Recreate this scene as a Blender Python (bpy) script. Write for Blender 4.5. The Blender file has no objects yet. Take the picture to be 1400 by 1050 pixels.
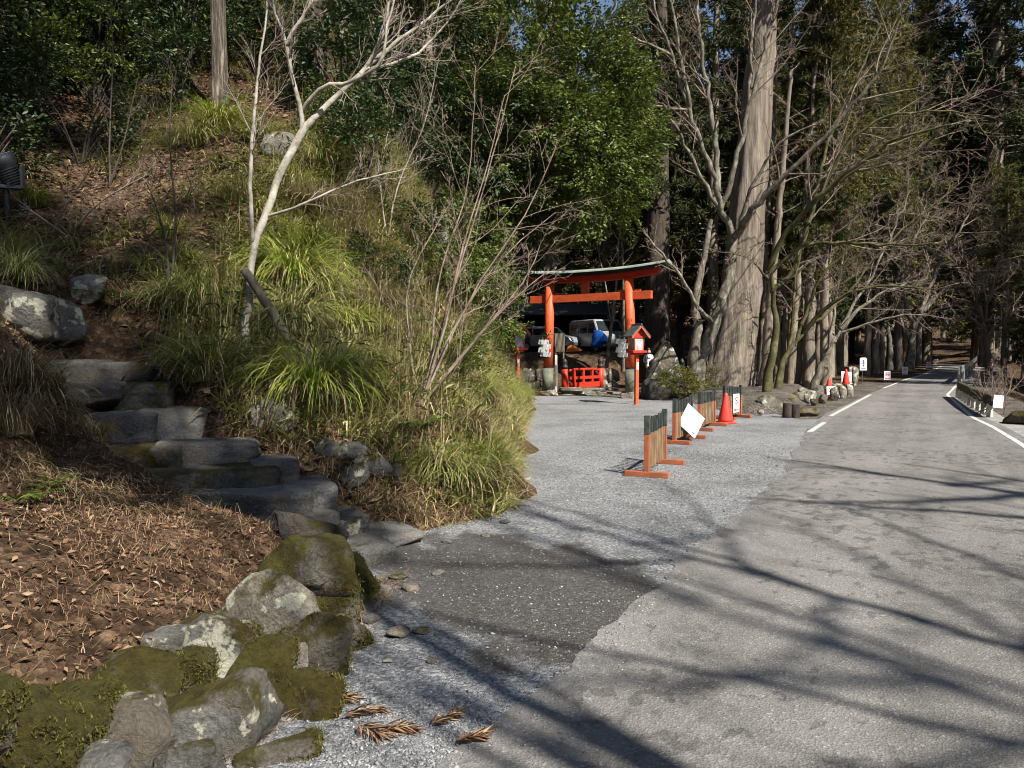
import bpy, bmesh, math, random
import numpy as np
from mathutils import Vector, Matrix, noise as mnoise

# ------------------------------------------------------------------ camera, sky, sun, exposure
SC = bpy.context.scene
COL = SC.collection
FPX = 1011.0                     # focal length in pixels of a 1400 px wide picture
PITCH = math.atan(45.0 / FPX)    # camera looks slightly down
CAM = np.array([0.0, 0.0, 1.6])
cam = bpy.data.cameras.new('camera'); camo = bpy.data.objects.new('camera', cam); COL.objects.link(camo)
cam.sensor_width = 36.0; cam.lens = 36.0 * FPX / 1400.0; cam.clip_end = 2000; cam.clip_start = 0.05
camo.location = CAM; camo.rotation_euler = (math.pi / 2 - PITCH, 0, 0)
SC.camera = camo
SUN_EL = math.radians(47.0)
SUN_DIR = np.array([0.63, -0.777]) / np.hypot(0.63, 0.777)      # where the sun stands, seen from above
W = bpy.data.worlds.new('World'); SC.world = W; W.use_nodes = True
wn = W.node_tree.nodes; wl = W.node_tree.links
sky = wn.new('ShaderNodeTexSky'); sky.sky_type = 'NISHITA'; sky.sun_disc = False
sky.sun_elevation = SUN_EL; sky.sun_rotation = math.atan2(SUN_DIR[0], SUN_DIR[1]); sky.air_density = 1.0; sky.dust_density = 0.6
wn['Background'].inputs['Strength'].default_value = 0.06
wl.new(sky.outputs['Color'], wn['Background'].inputs['Color'])
sl = bpy.data.lights.new('sun', 'SUN'); so = bpy.data.objects.new('sun', sl); COL.objects.link(so)
sl.energy = 5.0; sl.angle = math.radians(0.53); sl.color = (1.0, 0.945, 0.86)
so.location = (30, -15, 40)
so.rotation_euler = Vector((-SUN_DIR[0] * math.cos(SUN_EL), -SUN_DIR[1] * math.cos(SUN_EL), -math.sin(SUN_EL))).to_track_quat('-Z', 'Y').to_euler()
vs = SC.view_settings; vs.view_transform = 'Standard'; vs.look = 'None'; vs.exposure = 1.12; vs.gamma = 1.0; vs.use_curve_mapping = False
SC.cycles.filter_width = 1.05; SC.cycles.max_bounces = 6; SC.cycles.diffuse_bounces = 3; SC.cycles.glossy_bounces = 2; SC.cycles.transmission_bounces = 2
SC.cycles.transparent_max_bounces = 6; SC.cycles.caustics_reflective = False; SC.cycles.caustics_refractive = False

R = np.random.default_rng(11)
random.seed(5)
PI = math.pi

# ------------------------------------------------------------------ helpers: places
def at(px, py, d):
    """the point that is d metres ahead (world y) on the sight line through a photograph pixel"""
    u = (px - 700.0) / FPX; v = (525.0 - py) / FPX
    y = math.cos(PITCH) + v * math.sin(PITCH); z = -math.sin(PITCH) + v * math.cos(PITCH)
    k = d / y
    return np.array([u * k, d, 1.6 + z * k])
def gz(x, y):
    return 0.0125 * max(0.0, y - 30.0)
def gp(px, py):
    lo, hi = 0.5, 400.0
    for _ in range(50):
        m = 0.5 * (lo + hi); p = at(px, py, m)
        if p[2] > gz(p[0], p[1]): lo = m
        else: hi = m
    p = at(px, py, lo); p[2] = gz(p[0], p[1]); return p

# ------------------------------------------------------------------ helpers: objects
def tag(o, label=None, cat=None, group=None, kind=None):
    if label: o['label'] = label
    if cat: o['category'] = cat
    if group: o['group'] = group
    if kind: o['kind'] = kind
    return o
def empty(name, loc, label=None, cat=None, group=None, rz=0.0):
    o = bpy.data.objects.new(name, None); COL.objects.link(o); o.empty_display_size = 0.2
    o.location = tuple(loc); o.rotation_euler = (0, 0, rz)
    return tag(o, label, cat, group)
def link(name, me, m=None, parent=None, smooth=False):
    o = bpy.data.objects.new(name, me); COL.objects.link(o)
    if m is not None and len(me.materials) == 0: me.materials.append(m)
    if smooth: me.polygons.foreach_set('use_smooth', np.ones(len(me.polygons), dtype=bool))
    if parent is not None: o.parent = parent
    return o
def npmesh(name, V, F):
    """V (n,3), F (m,k) array with one k, or a list of such arrays"""
    me = bpy.data.meshes.new(name)
    V = np.asarray(V, dtype=np.float32)
    Fs = F if isinstance(F, list) else [F]
    Fs = [np.asarray(f, dtype=np.int32) for f in Fs if len(f)]
    me.vertices.add(len(V)); me.vertices.foreach_set('co', V.ravel())
    idx = np.concatenate([f.ravel() for f in Fs]); me.loops.add(len(idx)); me.loops.foreach_set('vertex_index', idx)
    cnt = np.concatenate([np.full(len(f), f.shape[1], dtype=np.int32) for f in Fs])
    st = np.concatenate([[0], np.cumsum(cnt)[:-1]]).astype(np.int32)
    me.polygons.add(len(cnt)); me.polygons.foreach_set('loop_start', st)
    me.update(calc_edges=True)
    return me
class MB:
    """collects shapes into one mesh"""
    def __init__(s): s.V = []; s.F = []; s.n = 0
    def add(s, V, F):
        V = np.asarray(V, dtype=float); s.V.append(V)
        for f in F: s.F.append([int(i) + s.n for i in f])
        s.n += len(V); return s
    def box(s, c, d, rz=0.0, rx=0.0, ry=0.0, taper=1.0):
        x, y, z = [k / 2.0 for k in d]
        P = np.array([[-x, -y, -z], [x, -y, -z], [x, y, -z], [-x, y, -z], [-x * taper, -y * taper, z], [x * taper, -y * taper, z], [x * taper, y * taper, z], [-x * taper, y * taper, z]])
        M = Matrix.Rotation(rz, 3, 'Z') @ Matrix.Rotation(ry, 3, 'Y') @ Matrix.Rotation(rx, 3, 'X')
        P = P @ np.array(M).T + np.asarray(c, dtype=float)
        return s.add(P, [(0, 3, 2, 1), (4, 5, 6, 7), (0, 1, 5, 4), (1, 2, 6, 5), (2, 3, 7, 6), (3, 0, 4, 7)])
    def bar(s, a, b, w, h, roll=0.0):
        a = Vector(a); b = Vector(b); d = b - a; L = d.length
        q = d.to_track_quat('X', 'Z').to_matrix() @ Matrix.Rotation(roll, 3, 'X')
        P = np.array([[x, y, z] for x in (0, L) for y in (-w / 2, w / 2) for z in (-h / 2, h / 2)])
        P = P @ np.array(q).T + np.array(a)
        return s.add(P, [(0, 1, 3, 2), (4, 6, 7, 5), (0, 4, 5, 1), (2, 3, 7, 6), (0, 2, 6, 4), (1, 5, 7, 3)])
    def tube(s, pts, rad, sides=8, caps=True):
        V, F = tube_arrays(np.asarray(pts, dtype=float), np.broadcast_to(np.asarray(rad, dtype=float), (len(pts),)), sides)
        F = [tuple(f) for f in F]
        if caps:
            n = len(V); F.append(tuple(range(sides))[::-1]); F.append(tuple(range(n - sides, n)))
        return s.add(V, F)
    def lathe(s, prof, sides=16, c=(0, 0, 0)):
        V = []; F = []
        for r, z in prof:
            for k in range(sides):
                a = 2 * PI * k / sides; V.append((c[0] + r * math.cos(a), c[1] + r * math.sin(a), c[2] + z))
        for i in range(len(prof) - 1):
            for k in range(sides):
                k2 = (k + 1) % sides; F.append((i * sides + k, i * sides + k2, (i + 1) * sides + k2, (i + 1) * sides + k))
        F.append(tuple(range(sides))[::-1]); F.append(tuple((len(prof) - 1) * sides + k for k in range(sides)))
        return s.add(V, F)
    def prism(s, poly, y0, y1):
        """poly in x,z extruded along y"""
        n = len(poly); V = [(x, y0, z) for x, z in poly] + [(x, y1, z) for x, z in poly]
        F = [tuple(range(n)), tuple(range(2 * n - 1, n - 1, -1))] + [(i, i + n, (i + 1) % n + n, (i + 1) % n) for i in range(n)]
        return s.add(V, F)
    def mesh(s, name):
        me = bpy.data.meshes.new(name); me.from_pydata(np.concatenate(s.V).tolist(), [], s.F); me.update()
        return me
    def build(s, name, m, parent=None, smooth=False, bevel=0.0):
        me = s.mesh(name)
        bm = bmesh.new(); bm.from_mesh(me)
        bmesh.ops.recalc_face_normals(bm, faces=bm.faces)
        if bevel: bmesh.ops.bevel(bm, geom=bm.edges[:], offset=bevel, segments=1, affect='EDGES', clamp_overlap=True)
        bm.to_mesh(me); bm.free()
        return link(name, me, m, parent, smooth)
def tube_arrays(P, rad, sides):
    k = len(P); T = np.gradient(P, axis=0); T /= np.linalg.norm(T, axis=1, keepdims=True) + 1e-9
    ref = np.array([0.31, 0.17, 0.93]); t0 = T.mean(axis=0)
    if abs(np.dot(t0, ref)) > 0.93 * np.linalg.norm(t0): ref = np.array([0.9, 0.3, 0.1])
    A = np.cross(T, ref); A /= np.linalg.norm(A, axis=1, keepdims=True) + 1e-9
    B = np.cross(T, A)
    a = 2 * PI * np.arange(sides) / sides
    V = P[:, None, :] + rad[:, None, None] * (np.cos(a)[None, :, None] * A[:, None, :] + np.sin(a)[None, :, None] * B[:, None, :])
    i = np.arange(k - 1)[:, None] * sides; j = np.arange(sides)[None, :]; j2 = (j + 1) % sides
    F = np.stack([i + j, i + j2, i + sides + j2, i + sides + j], axis=-1).reshape(-1, 4)
    return V.reshape(-1, 3), F
def tubes_mesh(name, paths):
    """paths: (pts, radii, sides) -> one mesh"""
    Vs = []; Fs = []; n = 0
    for P, r, s in paths:
        V, F = tube_arrays(np.asarray(P, dtype=float), np.asarray(r, dtype=float), s)
        Vs.append(V); Fs.append(F + n); n += len(V)
    return npmesh(name, np.concatenate(Vs), np.concatenate(Fs))
def copy_tree(o, parent=None):
    c = o.copy(); COL.objects.link(c); c.parent = parent
    for ch in o.children: copy_tree(ch, c)
    return c

# ------------------------------------------------------------------ helpers: leaves and blades, many at a time
def unit(v): return v / (np.linalg.norm(v, axis=-1, keepdims=True) + 1e-9)
def leaves_arrays(P, D, Nn, L, Wd, fold=0.25):
    """pointed folded leaves: base P, direction D, face normal Nn, length L, width Wd; 4 triangles-worth as 2 quads"""
    D = unit(D); S = unit(np.cross(D, Nn)); U = np.cross(S, D)
    L = np.asarray(L)[:, None]; Wd = np.asarray(Wd)[:, None]
    m = P + D * L * 0.45; tip = P + D * L - U * L * 0.12
    a = m + S * Wd * 0.5 + U * Wd * fold; b = m - S * Wd * 0.5 + U * Wd * fold
    V = np.stack([P, a, tip, b], axis=1).reshape(-1, 3)
    i = np.arange(len(P))[:, None] * 4
    F = np.concatenate([i + np.array([[0, 1, 2]]), i + np.array([[0, 2, 3]])], axis=0)
    return V, F
def blades_arrays(P, az, el, L, Wd, droop, k=4):
    """arching ribbons: base P, heading az, start elevation el, length L, width Wd, droop = how far it bends over (radians)"""
    n = len(P); t = np.linspace(0, 1, k + 1)
    ang = el[:, None] - droop[:, None] * t[None, :] ** 1.2
    step = (L / k)[:, None]
    hx = np.concatenate([np.zeros((n, 1)), np.cumsum(np.cos(ang[:, :-1]) * step, axis=1)], axis=1)
    hz_ = np.concatenate([np.zeros((n, 1)), np.cumsum(np.sin(ang[:, :-1]) * step, axis=1)], axis=1)
    c = np.cos(az)[:, None]; s = np.sin(az)[:, None]
    ctr = P[:, None, :] + np.stack([hx * c, hx * s, hz_], axis=-1)
    w = (Wd[:, None] * (1 - t[None, :] ** 2.2) * 0.5 + 0.0006)
    side = np.stack([-s * np.ones_like(w), c * np.ones_like(w), np.zeros_like(w)], axis=-1) * w[..., None]
    V = np.stack([ctr - side, ctr + side], axis=2).reshape(-1, 3)
    base = np.arange(n)[:, None] * (2 * (k + 1)) + np.arange(k)[None, :] * 2
    F = np.stack([base, base + 1, base + 3, base + 2], axis=-1).reshape(-1, 4)
    return V, F
def rand_dirs(n):
    v = R.normal(size=(n, 3)); return unit(v)

# ------------------------------------------------------------------ materials
def newmat(name, rough=0.8, spec=0.3):
    m = bpy.data.materials.new(name); m.use_nodes = True
    nt = m.node_tree; b = nt.nodes['Principled BSDF']
    b.inputs['Roughness'].default_value = rough; b.inputs['Specular IOR Level'].default_value = spec
    return m, nt, b
def nd(nt, typ, ins=None, **props):
    n = nt.nodes.new(typ)
    for k, v in props.items(): setattr(n, k, v)
    for k, v in (ins or {}).items():
        if isinstance(v, tuple) and len(v) == 2 and hasattr(v[0], 'outputs'): nt.links.new(v[0].outputs[v[1]], n.inputs[k])
        else: n.inputs[k].default_value = v
    return n
def ramp(nt, src, stops, interp='LINEAR'):
    r = nt.nodes.new('ShaderNodeValToRGB'); r.color_ramp.interpolation = interp
    el = r.color_ramp.elements
    while len(el) < len(stops): el.new(0.5)
    for e, (p, c) in zip(el, stops): e.position = p; e.color = (c[0], c[1], c[2], 1.0) if not isinstance(c, (int, float)) else (c, c, c, 1.0)
    nt.links.new(src[0].outputs[src[1]], r.inputs['Fac']); return r
def mixc(nt, fac, a, b, blend='MIX'):
    m = nt.nodes.new('ShaderNodeMix'); m.data_type = 'RGBA'; m.blend_type = blend
    for sock, v in ((0, fac), (6, a), (7, b)):
        if isinstance(v, tuple) and len(v) == 2 and hasattr(v[0], 'outputs'): nt.links.new(v[0].outputs[v[1]], m.inputs[sock])
        elif isinstance(v, (int, float)): m.inputs[sock].default_value = v
        else: m.inputs[sock].default_value = (v[0], v[1], v[2], 1.0)
    return (m, 2)
def coords(nt, jitter=True, world=False):
    if world:
        g = nt.nodes.new('ShaderNodeNewGeometry'); return (g, 'Position')
    tc = nt.nodes.new('ShaderNodeTexCoord')
    if not jitter: return (tc, 'Object')
    oi = nt.nodes.new('ShaderNodeObjectInfo')
    s = nd(nt, 'ShaderNodeMath', {0: (oi, 'Random'), 1: 37.0}, operation='MULTIPLY')
    a = nd(nt, 'ShaderNodeVectorMath', {0: (tc, 'Object'), 1: (s, 'Value')}, operation='ADD')
    return (a, 'Vector')
def bump(nt, b, src, strength, dist=0.02):
    bp = nd(nt, 'ShaderNodeBump', {'Height': src, 'Strength': strength, 'Distance': dist})
    nt.links.new(bp.outputs['Normal'], b.inputs['Normal']); return bp
def tonal(name, cols, scale, rough=0.85, bmp=0.4, bdist=0.02, bscale=None, world=False, stretch=None, spec=0.25, detail=6.0):
    """noise-mottled surface: cols dark to light"""
    m, nt, b = newmat(name, rough, spec)
    co = coords(nt, True, world)
    if stretch:
        mp = nd(nt, 'ShaderNodeMapping', {'Vector': co, 'Scale': stretch}); co = (mp, 'Vector')
    n1 = nd(nt, 'ShaderNodeTexNoise', {'Vector': co, 'Scale': scale, 'Detail': detail, 'Roughness': 0.65})
    k = len(cols)
    r = ramp(nt, (n1, 'Fac'), [(0.28 + 0.44 * i / max(1, k - 1), c) for i, c in enumerate(cols)])
    nt.links.new(r.outputs['Color'], b.inputs['Base Color'])
    if bmp:
        n2 = nd(nt, 'ShaderNodeTexNoise', {'Vector': co, 'Scale': bscale or scale * 4, 'Detail': 5.0, 'Roughness': 0.7})
        bump(nt, b, (n2, 'Fac'), bmp, bdist)
    return m
def leafmat(name, stops, rough=0.45, transl=0.3, spec=0.4):
    """each leaf its own shade out of the ramp"""
    m, nt, b = newmat(name, rough, spec)
    g = nt.nodes.new('ShaderNodeNewGeometry')
    r = ramp(nt, (g, 'Random Per Island'), stops)
    nt.links.new(r.outputs['Color'], b.inputs['Base Color'])
    if transl:
        t = nd(nt, 'ShaderNodeBsdfTranslucent', {'Color': (r, 'Color')})
        mx = nd(nt, 'ShaderNodeMixShader', {0: transl})
        nt.links.new(b.outputs[0], mx.inputs[1]); nt.links.new(t.outputs[0], mx.inputs[2])
        nt.links.new(mx.outputs[0], nt.nodes['Material Output'].inputs['Surface'])
    return m
def plain(name, c, rough=0.6, spec=0.3, metal=0.0, wear=None, wscale=8.0):
    m, nt, b = newmat(name, rough, spec); b.inputs['Metallic'].default_value = metal
    co = coords(nt)
    n1 = nd(nt, 'ShaderNodeTexNoise', {'Vector': co, 'Scale': wscale, 'Detail': 6.0, 'Roughness': 0.7})
    w = wear or tuple(k * 0.75 for k in c)
    r = ramp(nt, (n1, 'Fac'), [(0.38, w), (0.56, c), (1.0, c)])
    nt.links.new(r.outputs['Color'], b.inputs['Base Color'])
    return m
def rockmat(name, cols, moss=0.0, lichen=0.0, mosscol=((0.026, 0.024, 0.006), (0.088, 0.078, 0.017)), scale=3.0):
    m, nt, b = newmat(name, 0.9, 0.2)
    co = coords(nt)
    n1 = nd(nt, 'ShaderNodeTexNoise', {'Vector': co, 'Scale': scale, 'Detail': 9.0, 'Roughness': 0.68, 'Distortion': 0.6})
    k = len(cols)
    r = ramp(nt, (n1, 'Fac'), [(0.3 + 0.4 * i / (k - 1), c) for i, c in enumerate(cols)])
    c = (r, 'Color')
    fine = nd(nt, 'ShaderNodeTexNoise', {'Vector': co, 'Scale': 60.0, 'Detail': 4.0})
    fr = ramp(nt, (fine, 'Fac'), [(0.3, 0.45), (0.7, 1.25)])
    c = mixc(nt, 0.8, c, (fr, 'Color'), 'MULTIPLY')
    # rusty stain, then fine dark fractures
    st = nd(nt, 'ShaderNodeTexNoise', {'Vector': co, 'Scale': 1.7, 'Detail': 5.0, 'Roughness': 0.7})
    sr = ramp(nt, (st, 'Fac'), [(0.45, 0.0), (0.68, 0.6)])
    c = mixc(nt, (sr, 'Color'), c, (0.17, 0.125, 0.075))
    wv = nd(nt, 'ShaderNodeTexNoise', {'Vector': co, 'Scale': 4.0, 'Detail': 4.0})
    wa = nd(nt, 'ShaderNodeVectorMath', {0: co, 1: (wv, 'Color')}, operation='ADD')
    vc = nd(nt, 'ShaderNodeTexVoronoi', {'Vector': (wa, 'Vector'), 'Scale': 1.5}, feature='DISTANCE_TO_EDGE')
    cr = ramp(nt, (vc, 'Distance'), [(0.0, 0.3), (0.02, 1.0)])
    c = mixc(nt, 0.12, c, (cr, 'Color'), 'MULTIPLY')
    if lichen:
        n2 = nd(nt, 'ShaderNodeTexNoise', {'Vector': co, 'Scale': 5.0, 'Detail': 7.0, 'Roughness': 0.6})
        f = ramp(nt, (n2, 'Fac'), [(0.62 - 0.22 * lichen, 0.0), (0.645 - 0.22 * lichen, 1.0)])
        c = mixc(nt, (f, 'Color'), c, (0.50, 0.49, 0.38))
    n4 = nd(nt, 'ShaderNodeTexNoise', {'Vector': co, 'Scale': 22.0, 'Detail': 8.0, 'Roughness': 0.75})
    if moss:
        g = nt.nodes.new('ShaderNodeNewGeometry')
        sx = nd(nt, 'ShaderNodeSeparateXYZ', {0: (g, 'Normal')})
        n3 = nd(nt, 'ShaderNodeTexNoise', {'Vector': co, 'Scale': 2.6, 'Detail': 7.0, 'Roughness': 0.7})
        a = nd(nt, 'ShaderNodeMath', {0: (sx, 'Z'), 1: 0.10, 2: (n3, 'Fac')}, operation='MULTIPLY_ADD')
        f = ramp(nt, (a, 'Value'), [(0.68 - 0.34 * moss, 0.0), (0.78 - 0.34 * moss, 1.0)])
        mc0 = ramp(nt, (n4, 'Fac'), [(0.3, mosscol[0]), (0.7, mosscol[1])]); mv_ = ramp(nt, (st, 'Fac'), [(0.4, (1.0, 1.0, 1.0)), (0.62, (0.92, 0.78, 0.6))]); mm_ = mixc(nt, 1.0, (mc0, 'Color'), (mv_, 'Color'), 'MULTIPLY'); mc = mm_[0]
        c = mixc(nt, (f, 'Color'), c, (mc, 2))
    nt.links.new(c[0].outputs[c[1]], b.inputs['Base Color'])
    h = nd(nt, 'ShaderNodeMath', {0: (n1, 'Fac'), 1: 2.0, 2: (n4, 'Fac')}, operation='MULTIPLY_ADD')
    h2 = nd(nt, 'ShaderNodeMath', {0: (cr, 'Color'), 1: 0.12, 2: (h, 'Value')}, operation='MULTIPLY_ADD')
    bump(nt, b, (h2, 'Value'), 1.0, 0.05)
    return m
# ------------------------------------------------------------------ material palette
def gravel_material():
    m, nt, b = newmat('gravel', 0.9, 0.2)
    co = coords(nt, world=True)
    v1 = nd(nt, 'ShaderNodeTexVoronoi', {'Vector': co, 'Scale': 62.0, 'Randomness': 1.0})
    v2 = nd(nt, 'ShaderNodeTexVoronoi', {'Vector': co, 'Scale': 150.0})
    sp = nd(nt, 'ShaderNodeSeparateXYZ', {0: (v1, 'Color')})
    r = ramp(nt, (sp, 'X'), [(0.0, (0.12, 0.125, 0.13)), (0.45, (0.235, 0.242, 0.25)), (0.85, (0.33, 0.335, 0.335)), (1.0, (0.5, 0.495, 0.48))])
    big = nd(nt, 'ShaderNodeTexNoise', {'Vector': co, 'Scale': 0.55, 'Detail': 6.0, 'Roughness': 0.65})
    br = ramp(nt, (big, 'Fac'), [(0.36, 0.55), (0.52, 0.86), (0.75, 0.98)])
    c = mixc(nt, 1.0, (r, 'Color'), (br, 'Color'), 'MULTIPLY')
    # a darker brown patch by the road edge, its rim broken by noise
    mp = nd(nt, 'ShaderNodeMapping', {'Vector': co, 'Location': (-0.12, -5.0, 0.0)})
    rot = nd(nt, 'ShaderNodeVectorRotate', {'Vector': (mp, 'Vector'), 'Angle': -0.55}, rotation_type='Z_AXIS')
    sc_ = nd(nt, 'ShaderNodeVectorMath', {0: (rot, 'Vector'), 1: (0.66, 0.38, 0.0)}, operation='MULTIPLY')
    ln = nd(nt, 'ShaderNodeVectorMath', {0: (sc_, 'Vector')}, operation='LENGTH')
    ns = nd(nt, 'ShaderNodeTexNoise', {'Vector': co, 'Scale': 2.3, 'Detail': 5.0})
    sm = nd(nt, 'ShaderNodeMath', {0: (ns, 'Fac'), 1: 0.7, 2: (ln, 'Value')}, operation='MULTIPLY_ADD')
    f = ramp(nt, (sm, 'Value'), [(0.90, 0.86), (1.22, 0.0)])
    soil_tone = ramp(nt, (sp, 'Y'), [(0.0, (0.035, 0.031, 0.027)), (0.85, (0.064, 0.058, 0.051)), (1.0, (0.13, 0.125, 0.118))])
    c = mixc(nt, (f, 'Color'), c, (soil_tone, 'Color'))
    nt.links.new(c[0].outputs[c[1]], b.inputs['Base Color'])
    h = nd(nt, 'ShaderNodeMath', {0: (v1, 'Distance'), 1: -1.0, 2: (v2, 'Distance')}, operation='MULTIPLY_ADD')
    bump(nt, b, (h, 'Value'), 0.8, 0.012)
    return m
def asphalt_material():
    m, nt, b = newmat('asphalt', 0.82, 0.28)
    co = coords(nt, world=True)
    n1 = nd(nt, 'ShaderNodeTexNoise', {'Vector': co, 'Scale': 190.0, 'Detail': 3.0, 'Roughness': 0.7})
    v1 = nd(nt, 'ShaderNodeTexVoronoi', {'Vector': co, 'Scale': 95.0})
    sp = nd(nt, 'ShaderNodeSeparateXYZ', {0: (v1, 'Color')})
    r = ramp(nt, (sp, 'X'), [(0.0, (0.12, 0.116, 0.109)), (0.6, (0.148, 0.142, 0.133)), (0.95, (0.172, 0.165, 0.154)), (1.0, (0.26, 0.25, 0.235))])
    fr = ramp(nt, (n1, 'Fac'), [(0.3, 0.84), (0.7, 1.12)])
    c = mixc(nt, 0.8, (r, 'Color'), (fr, 'Color'), 'MULTIPLY')
    # worn wheel tracks run with the road
    rt = nd(nt, 'ShaderNodeVectorRotate', {'Vector': co, 'Angle': 0.52}, rotation_type='Z_AXIS')
    ms = nd(nt, 'ShaderNodeMapping', {'Vector': (rt, 'Vector'), 'Scale': (1.5, 0.07, 1.0)})
    tr = nd(nt, 'ShaderNodeTexNoise', {'Vector': (ms, 'Vector'), 'Scale': 1.0, 'Detail': 5.0, 'Roughness': 0.55})
    trr = ramp(nt, (tr, 'Fac'), [(0.35, 0.82), (0.65, 1.16)])
    c = mixc(nt, 1.0, c, (trr, 'Color'), 'MULTIPLY')
    # hairline cracks
    vc = nd(nt, 'ShaderNodeTexVoronoi', {'Vector': co, 'Scale': 0.55}, feature='DISTANCE_TO_EDGE')
    nc = nd(nt, 'ShaderNodeTexNoise', {'Vector': co, 'Scale': 1.1, 'Detail': 3.0})
    wob = nd(nt, 'ShaderNodeTexNoise', {'Vector': co, 'Scale': 6.0, 'Detail': 4.0})
    va = nd(nt, 'ShaderNodeVectorMath', {0: co, 1: (wob, 'Color')}, operation='ADD')
    nt.links.new(va.outputs[0], vc.inputs['Vector'])
    cm = nd(nt, 'ShaderNodeMath', {0: (nc, 'Fac'), 1: -0.06, 2: (vc, 'Distance')}, operation='MULTIPLY_ADD')
    cr = ramp(nt, (cm, 'Value'), [(0.0, 0.45), (0.004, 1.0)])
    c = mixc(nt, 0.35, c, (cr, 'Color'), 'MULTIPLY')
    big = nd(nt, 'ShaderNodeTexNoise', {'Vector': co, 'Scale': 0.7, 'Detail': 7.0, 'Roughness': 0.6})
    br = ramp(nt, (big, 'Fac'), [(0.3, 0.86), (0.55, 1.08), (0.75, 1.22)])
    c = mixc(nt, 1.0, c, (br, 'Color'), 'MULTIPLY')
    # scattered drip stains, drawn out along the road
    rot = nd(nt, 'ShaderNodeVectorRotate', {'Vector': co, 'Angle': 0.52}, rotation_type='Z_AXIS')
    mp = nd(nt, 'ShaderNodeMapping', {'Vector': (rot, 'Vector'), 'Scale': (7.5, 5.0, 1.0)})
    n3 = nd(nt, 'ShaderNodeTexNoise', {'Vector': (mp, 'Vector'), 'Scale': 1.0, 'Detail': 4.0, 'Roughness': 0.6})
    n4 = nd(nt, 'ShaderNodeTexNoise', {'Vector': co, 'Scale': 0.42, 'Detail': 2.0})
    am = nd(nt, 'ShaderNodeMath', {0: (n4, 'Fac'), 1: 0.55, 2: (n3, 'Fac')}, operation='MULTIPLY_ADD')
    f = ramp(nt, (am, 'Value'), [(0.86, 0.0), (0.92, 0.5)])
    c = mixc(nt, (f, 'Color'), c, (0.035, 0.033, 0.031))
    nt.links.new(c[0].outputs[c[1]], b.inputs['Base Color'])
    h = nd(nt, 'ShaderNodeMath', {0: (n1, 'Fac'), 1: 0.7, 2: (v1, 'Distance')}, operation='MULTIPLY_ADD')
    bump(nt, b, (h, 'Value'), 0.55, 0.008)
    return m
def soil_material(name, cols, scale=5.0):
    m, nt, b = newmat(name, 0.95, 0.1)
    co = coords(nt, world=True)
    n0 = nd(nt, 'ShaderNodeTexNoise', {'Vector': co, 'Scale': 0.9, 'Detail': 4.0})
    n1 = nd(nt, 'ShaderNodeTexNoise', {'Vector': co, 'Scale': scale, 'Detail': 9.0, 'Roughness': 0.75})
    v = nd(nt, 'ShaderNodeTexVoronoi', {'Vector': co, 'Scale': 26.0}); sp = nd(nt, 'ShaderNodeSeparateXYZ', {0: (v, 'Color')})
    r = ramp(nt, (n1, 'Fac'), [(0.3 + 0.4 * i / (len(cols) - 1), c) for i, c in enumerate(cols)])
    fr = ramp(nt, (sp, 'X'), [(0.0, 0.45), (0.7, 1.0), (0.95, 1.9)])
    c = mixc(nt, 0.8, (r, 'Color'), (fr, 'Color'), 'MULTIPLY')
    br = ramp(nt, (n0, 'Fac'), [(0.35, 0.65), (0.65, 1.2)])
    c = mixc(nt, 1.0, c, (br, 'Color'), 'MULTIPLY')
    nt.links.new(c[0].outputs[c[1]], b.inputs['Base Color'])
    h = nd(nt, 'ShaderNodeMath', {0: (n1, 'Fac'), 1: 2.0, 2: (v, 'Distance')}, operation='MULTIPLY_ADD')
    bump(nt, b, (h, 'Value'), 0.9, 0.05)
    return m
M = {}
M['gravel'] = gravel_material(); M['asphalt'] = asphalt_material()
M['soil_tone'] = soil_material('forest_soil', [(0.028, 0.018, 0.011), (0.085, 0.055, 0.034), (0.16, 0.11, 0.07)])
M['hill'] = soil_material('hill_litter', [(0.022, 0.014, 0.009), (0.08, 0.050, 0.030), (0.19, 0.125, 0.078)])
M['dirt'] = soil_material('roadside_dirt', [(0.06, 0.05, 0.04), (0.13, 0.115, 0.095), (0.20, 0.18, 0.155)], 8.0)
M['concrete'] = tonal('concrete', [(0.13, 0.125, 0.115), (0.22, 0.215, 0.20), (0.30, 0.29, 0.27)], 4.0)
M['linepaint'] = plain('road_paint', (0.52, 0.51, 0.48), 0.7, wear=(0.26, 0.25, 0.235), wscale=14.0)
M['step'] = rockmat('step_rock', [(0.075, 0.076, 0.075), (0.18, 0.178, 0.168), (0.30, 0.292, 0.268)], moss=0.05, scale=2.2)
M['stepmoss'] = rockmat('step_rock_mossy', [(0.06, 0.06, 0.055), (0.13, 0.128, 0.11), (0.22, 0.21, 0.18)], moss=0.4, scale=2.4)
M['rock'] = rockmat('rock_grey', [(0.07, 0.07, 0.065), (0.16, 0.157, 0.14), (0.27, 0.26, 0.23)], moss=0.35, lichen=0.15)
M['rockmoss'] = rockmat('rock_mossy', [(0.06, 0.058, 0.05), (0.13, 0.12, 0.10), (0.22, 0.20, 0.17)], moss=0.66)
M['rocklichen'] = rockmat('rock_lichen', [(0.09, 0.09, 0.08), (0.18, 0.175, 0.155), (0.28, 0.27, 0.24)], moss=0.42, lichen=0.42)
M['rocktan'] = rockmat('rock_tan', [(0.13, 0.115, 0.09), (0.25, 0.225, 0.18), (0.36, 0.335, 0.28)], moss=0.12, lichen=0.2)
M['rockdark'] = rockmat('rock_dark', [(0.02, 0.022, 0.024), (0.05, 0.052, 0.054), (0.10, 0.10, 0.10)], moss=0.15)
M['rockpale'] = rockmat('rock_pale', [(0.16, 0.155, 0.14), (0.24, 0.23, 0.205), (0.36, 0.35, 0.31)], moss=0.35, lichen=0.2)
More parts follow.
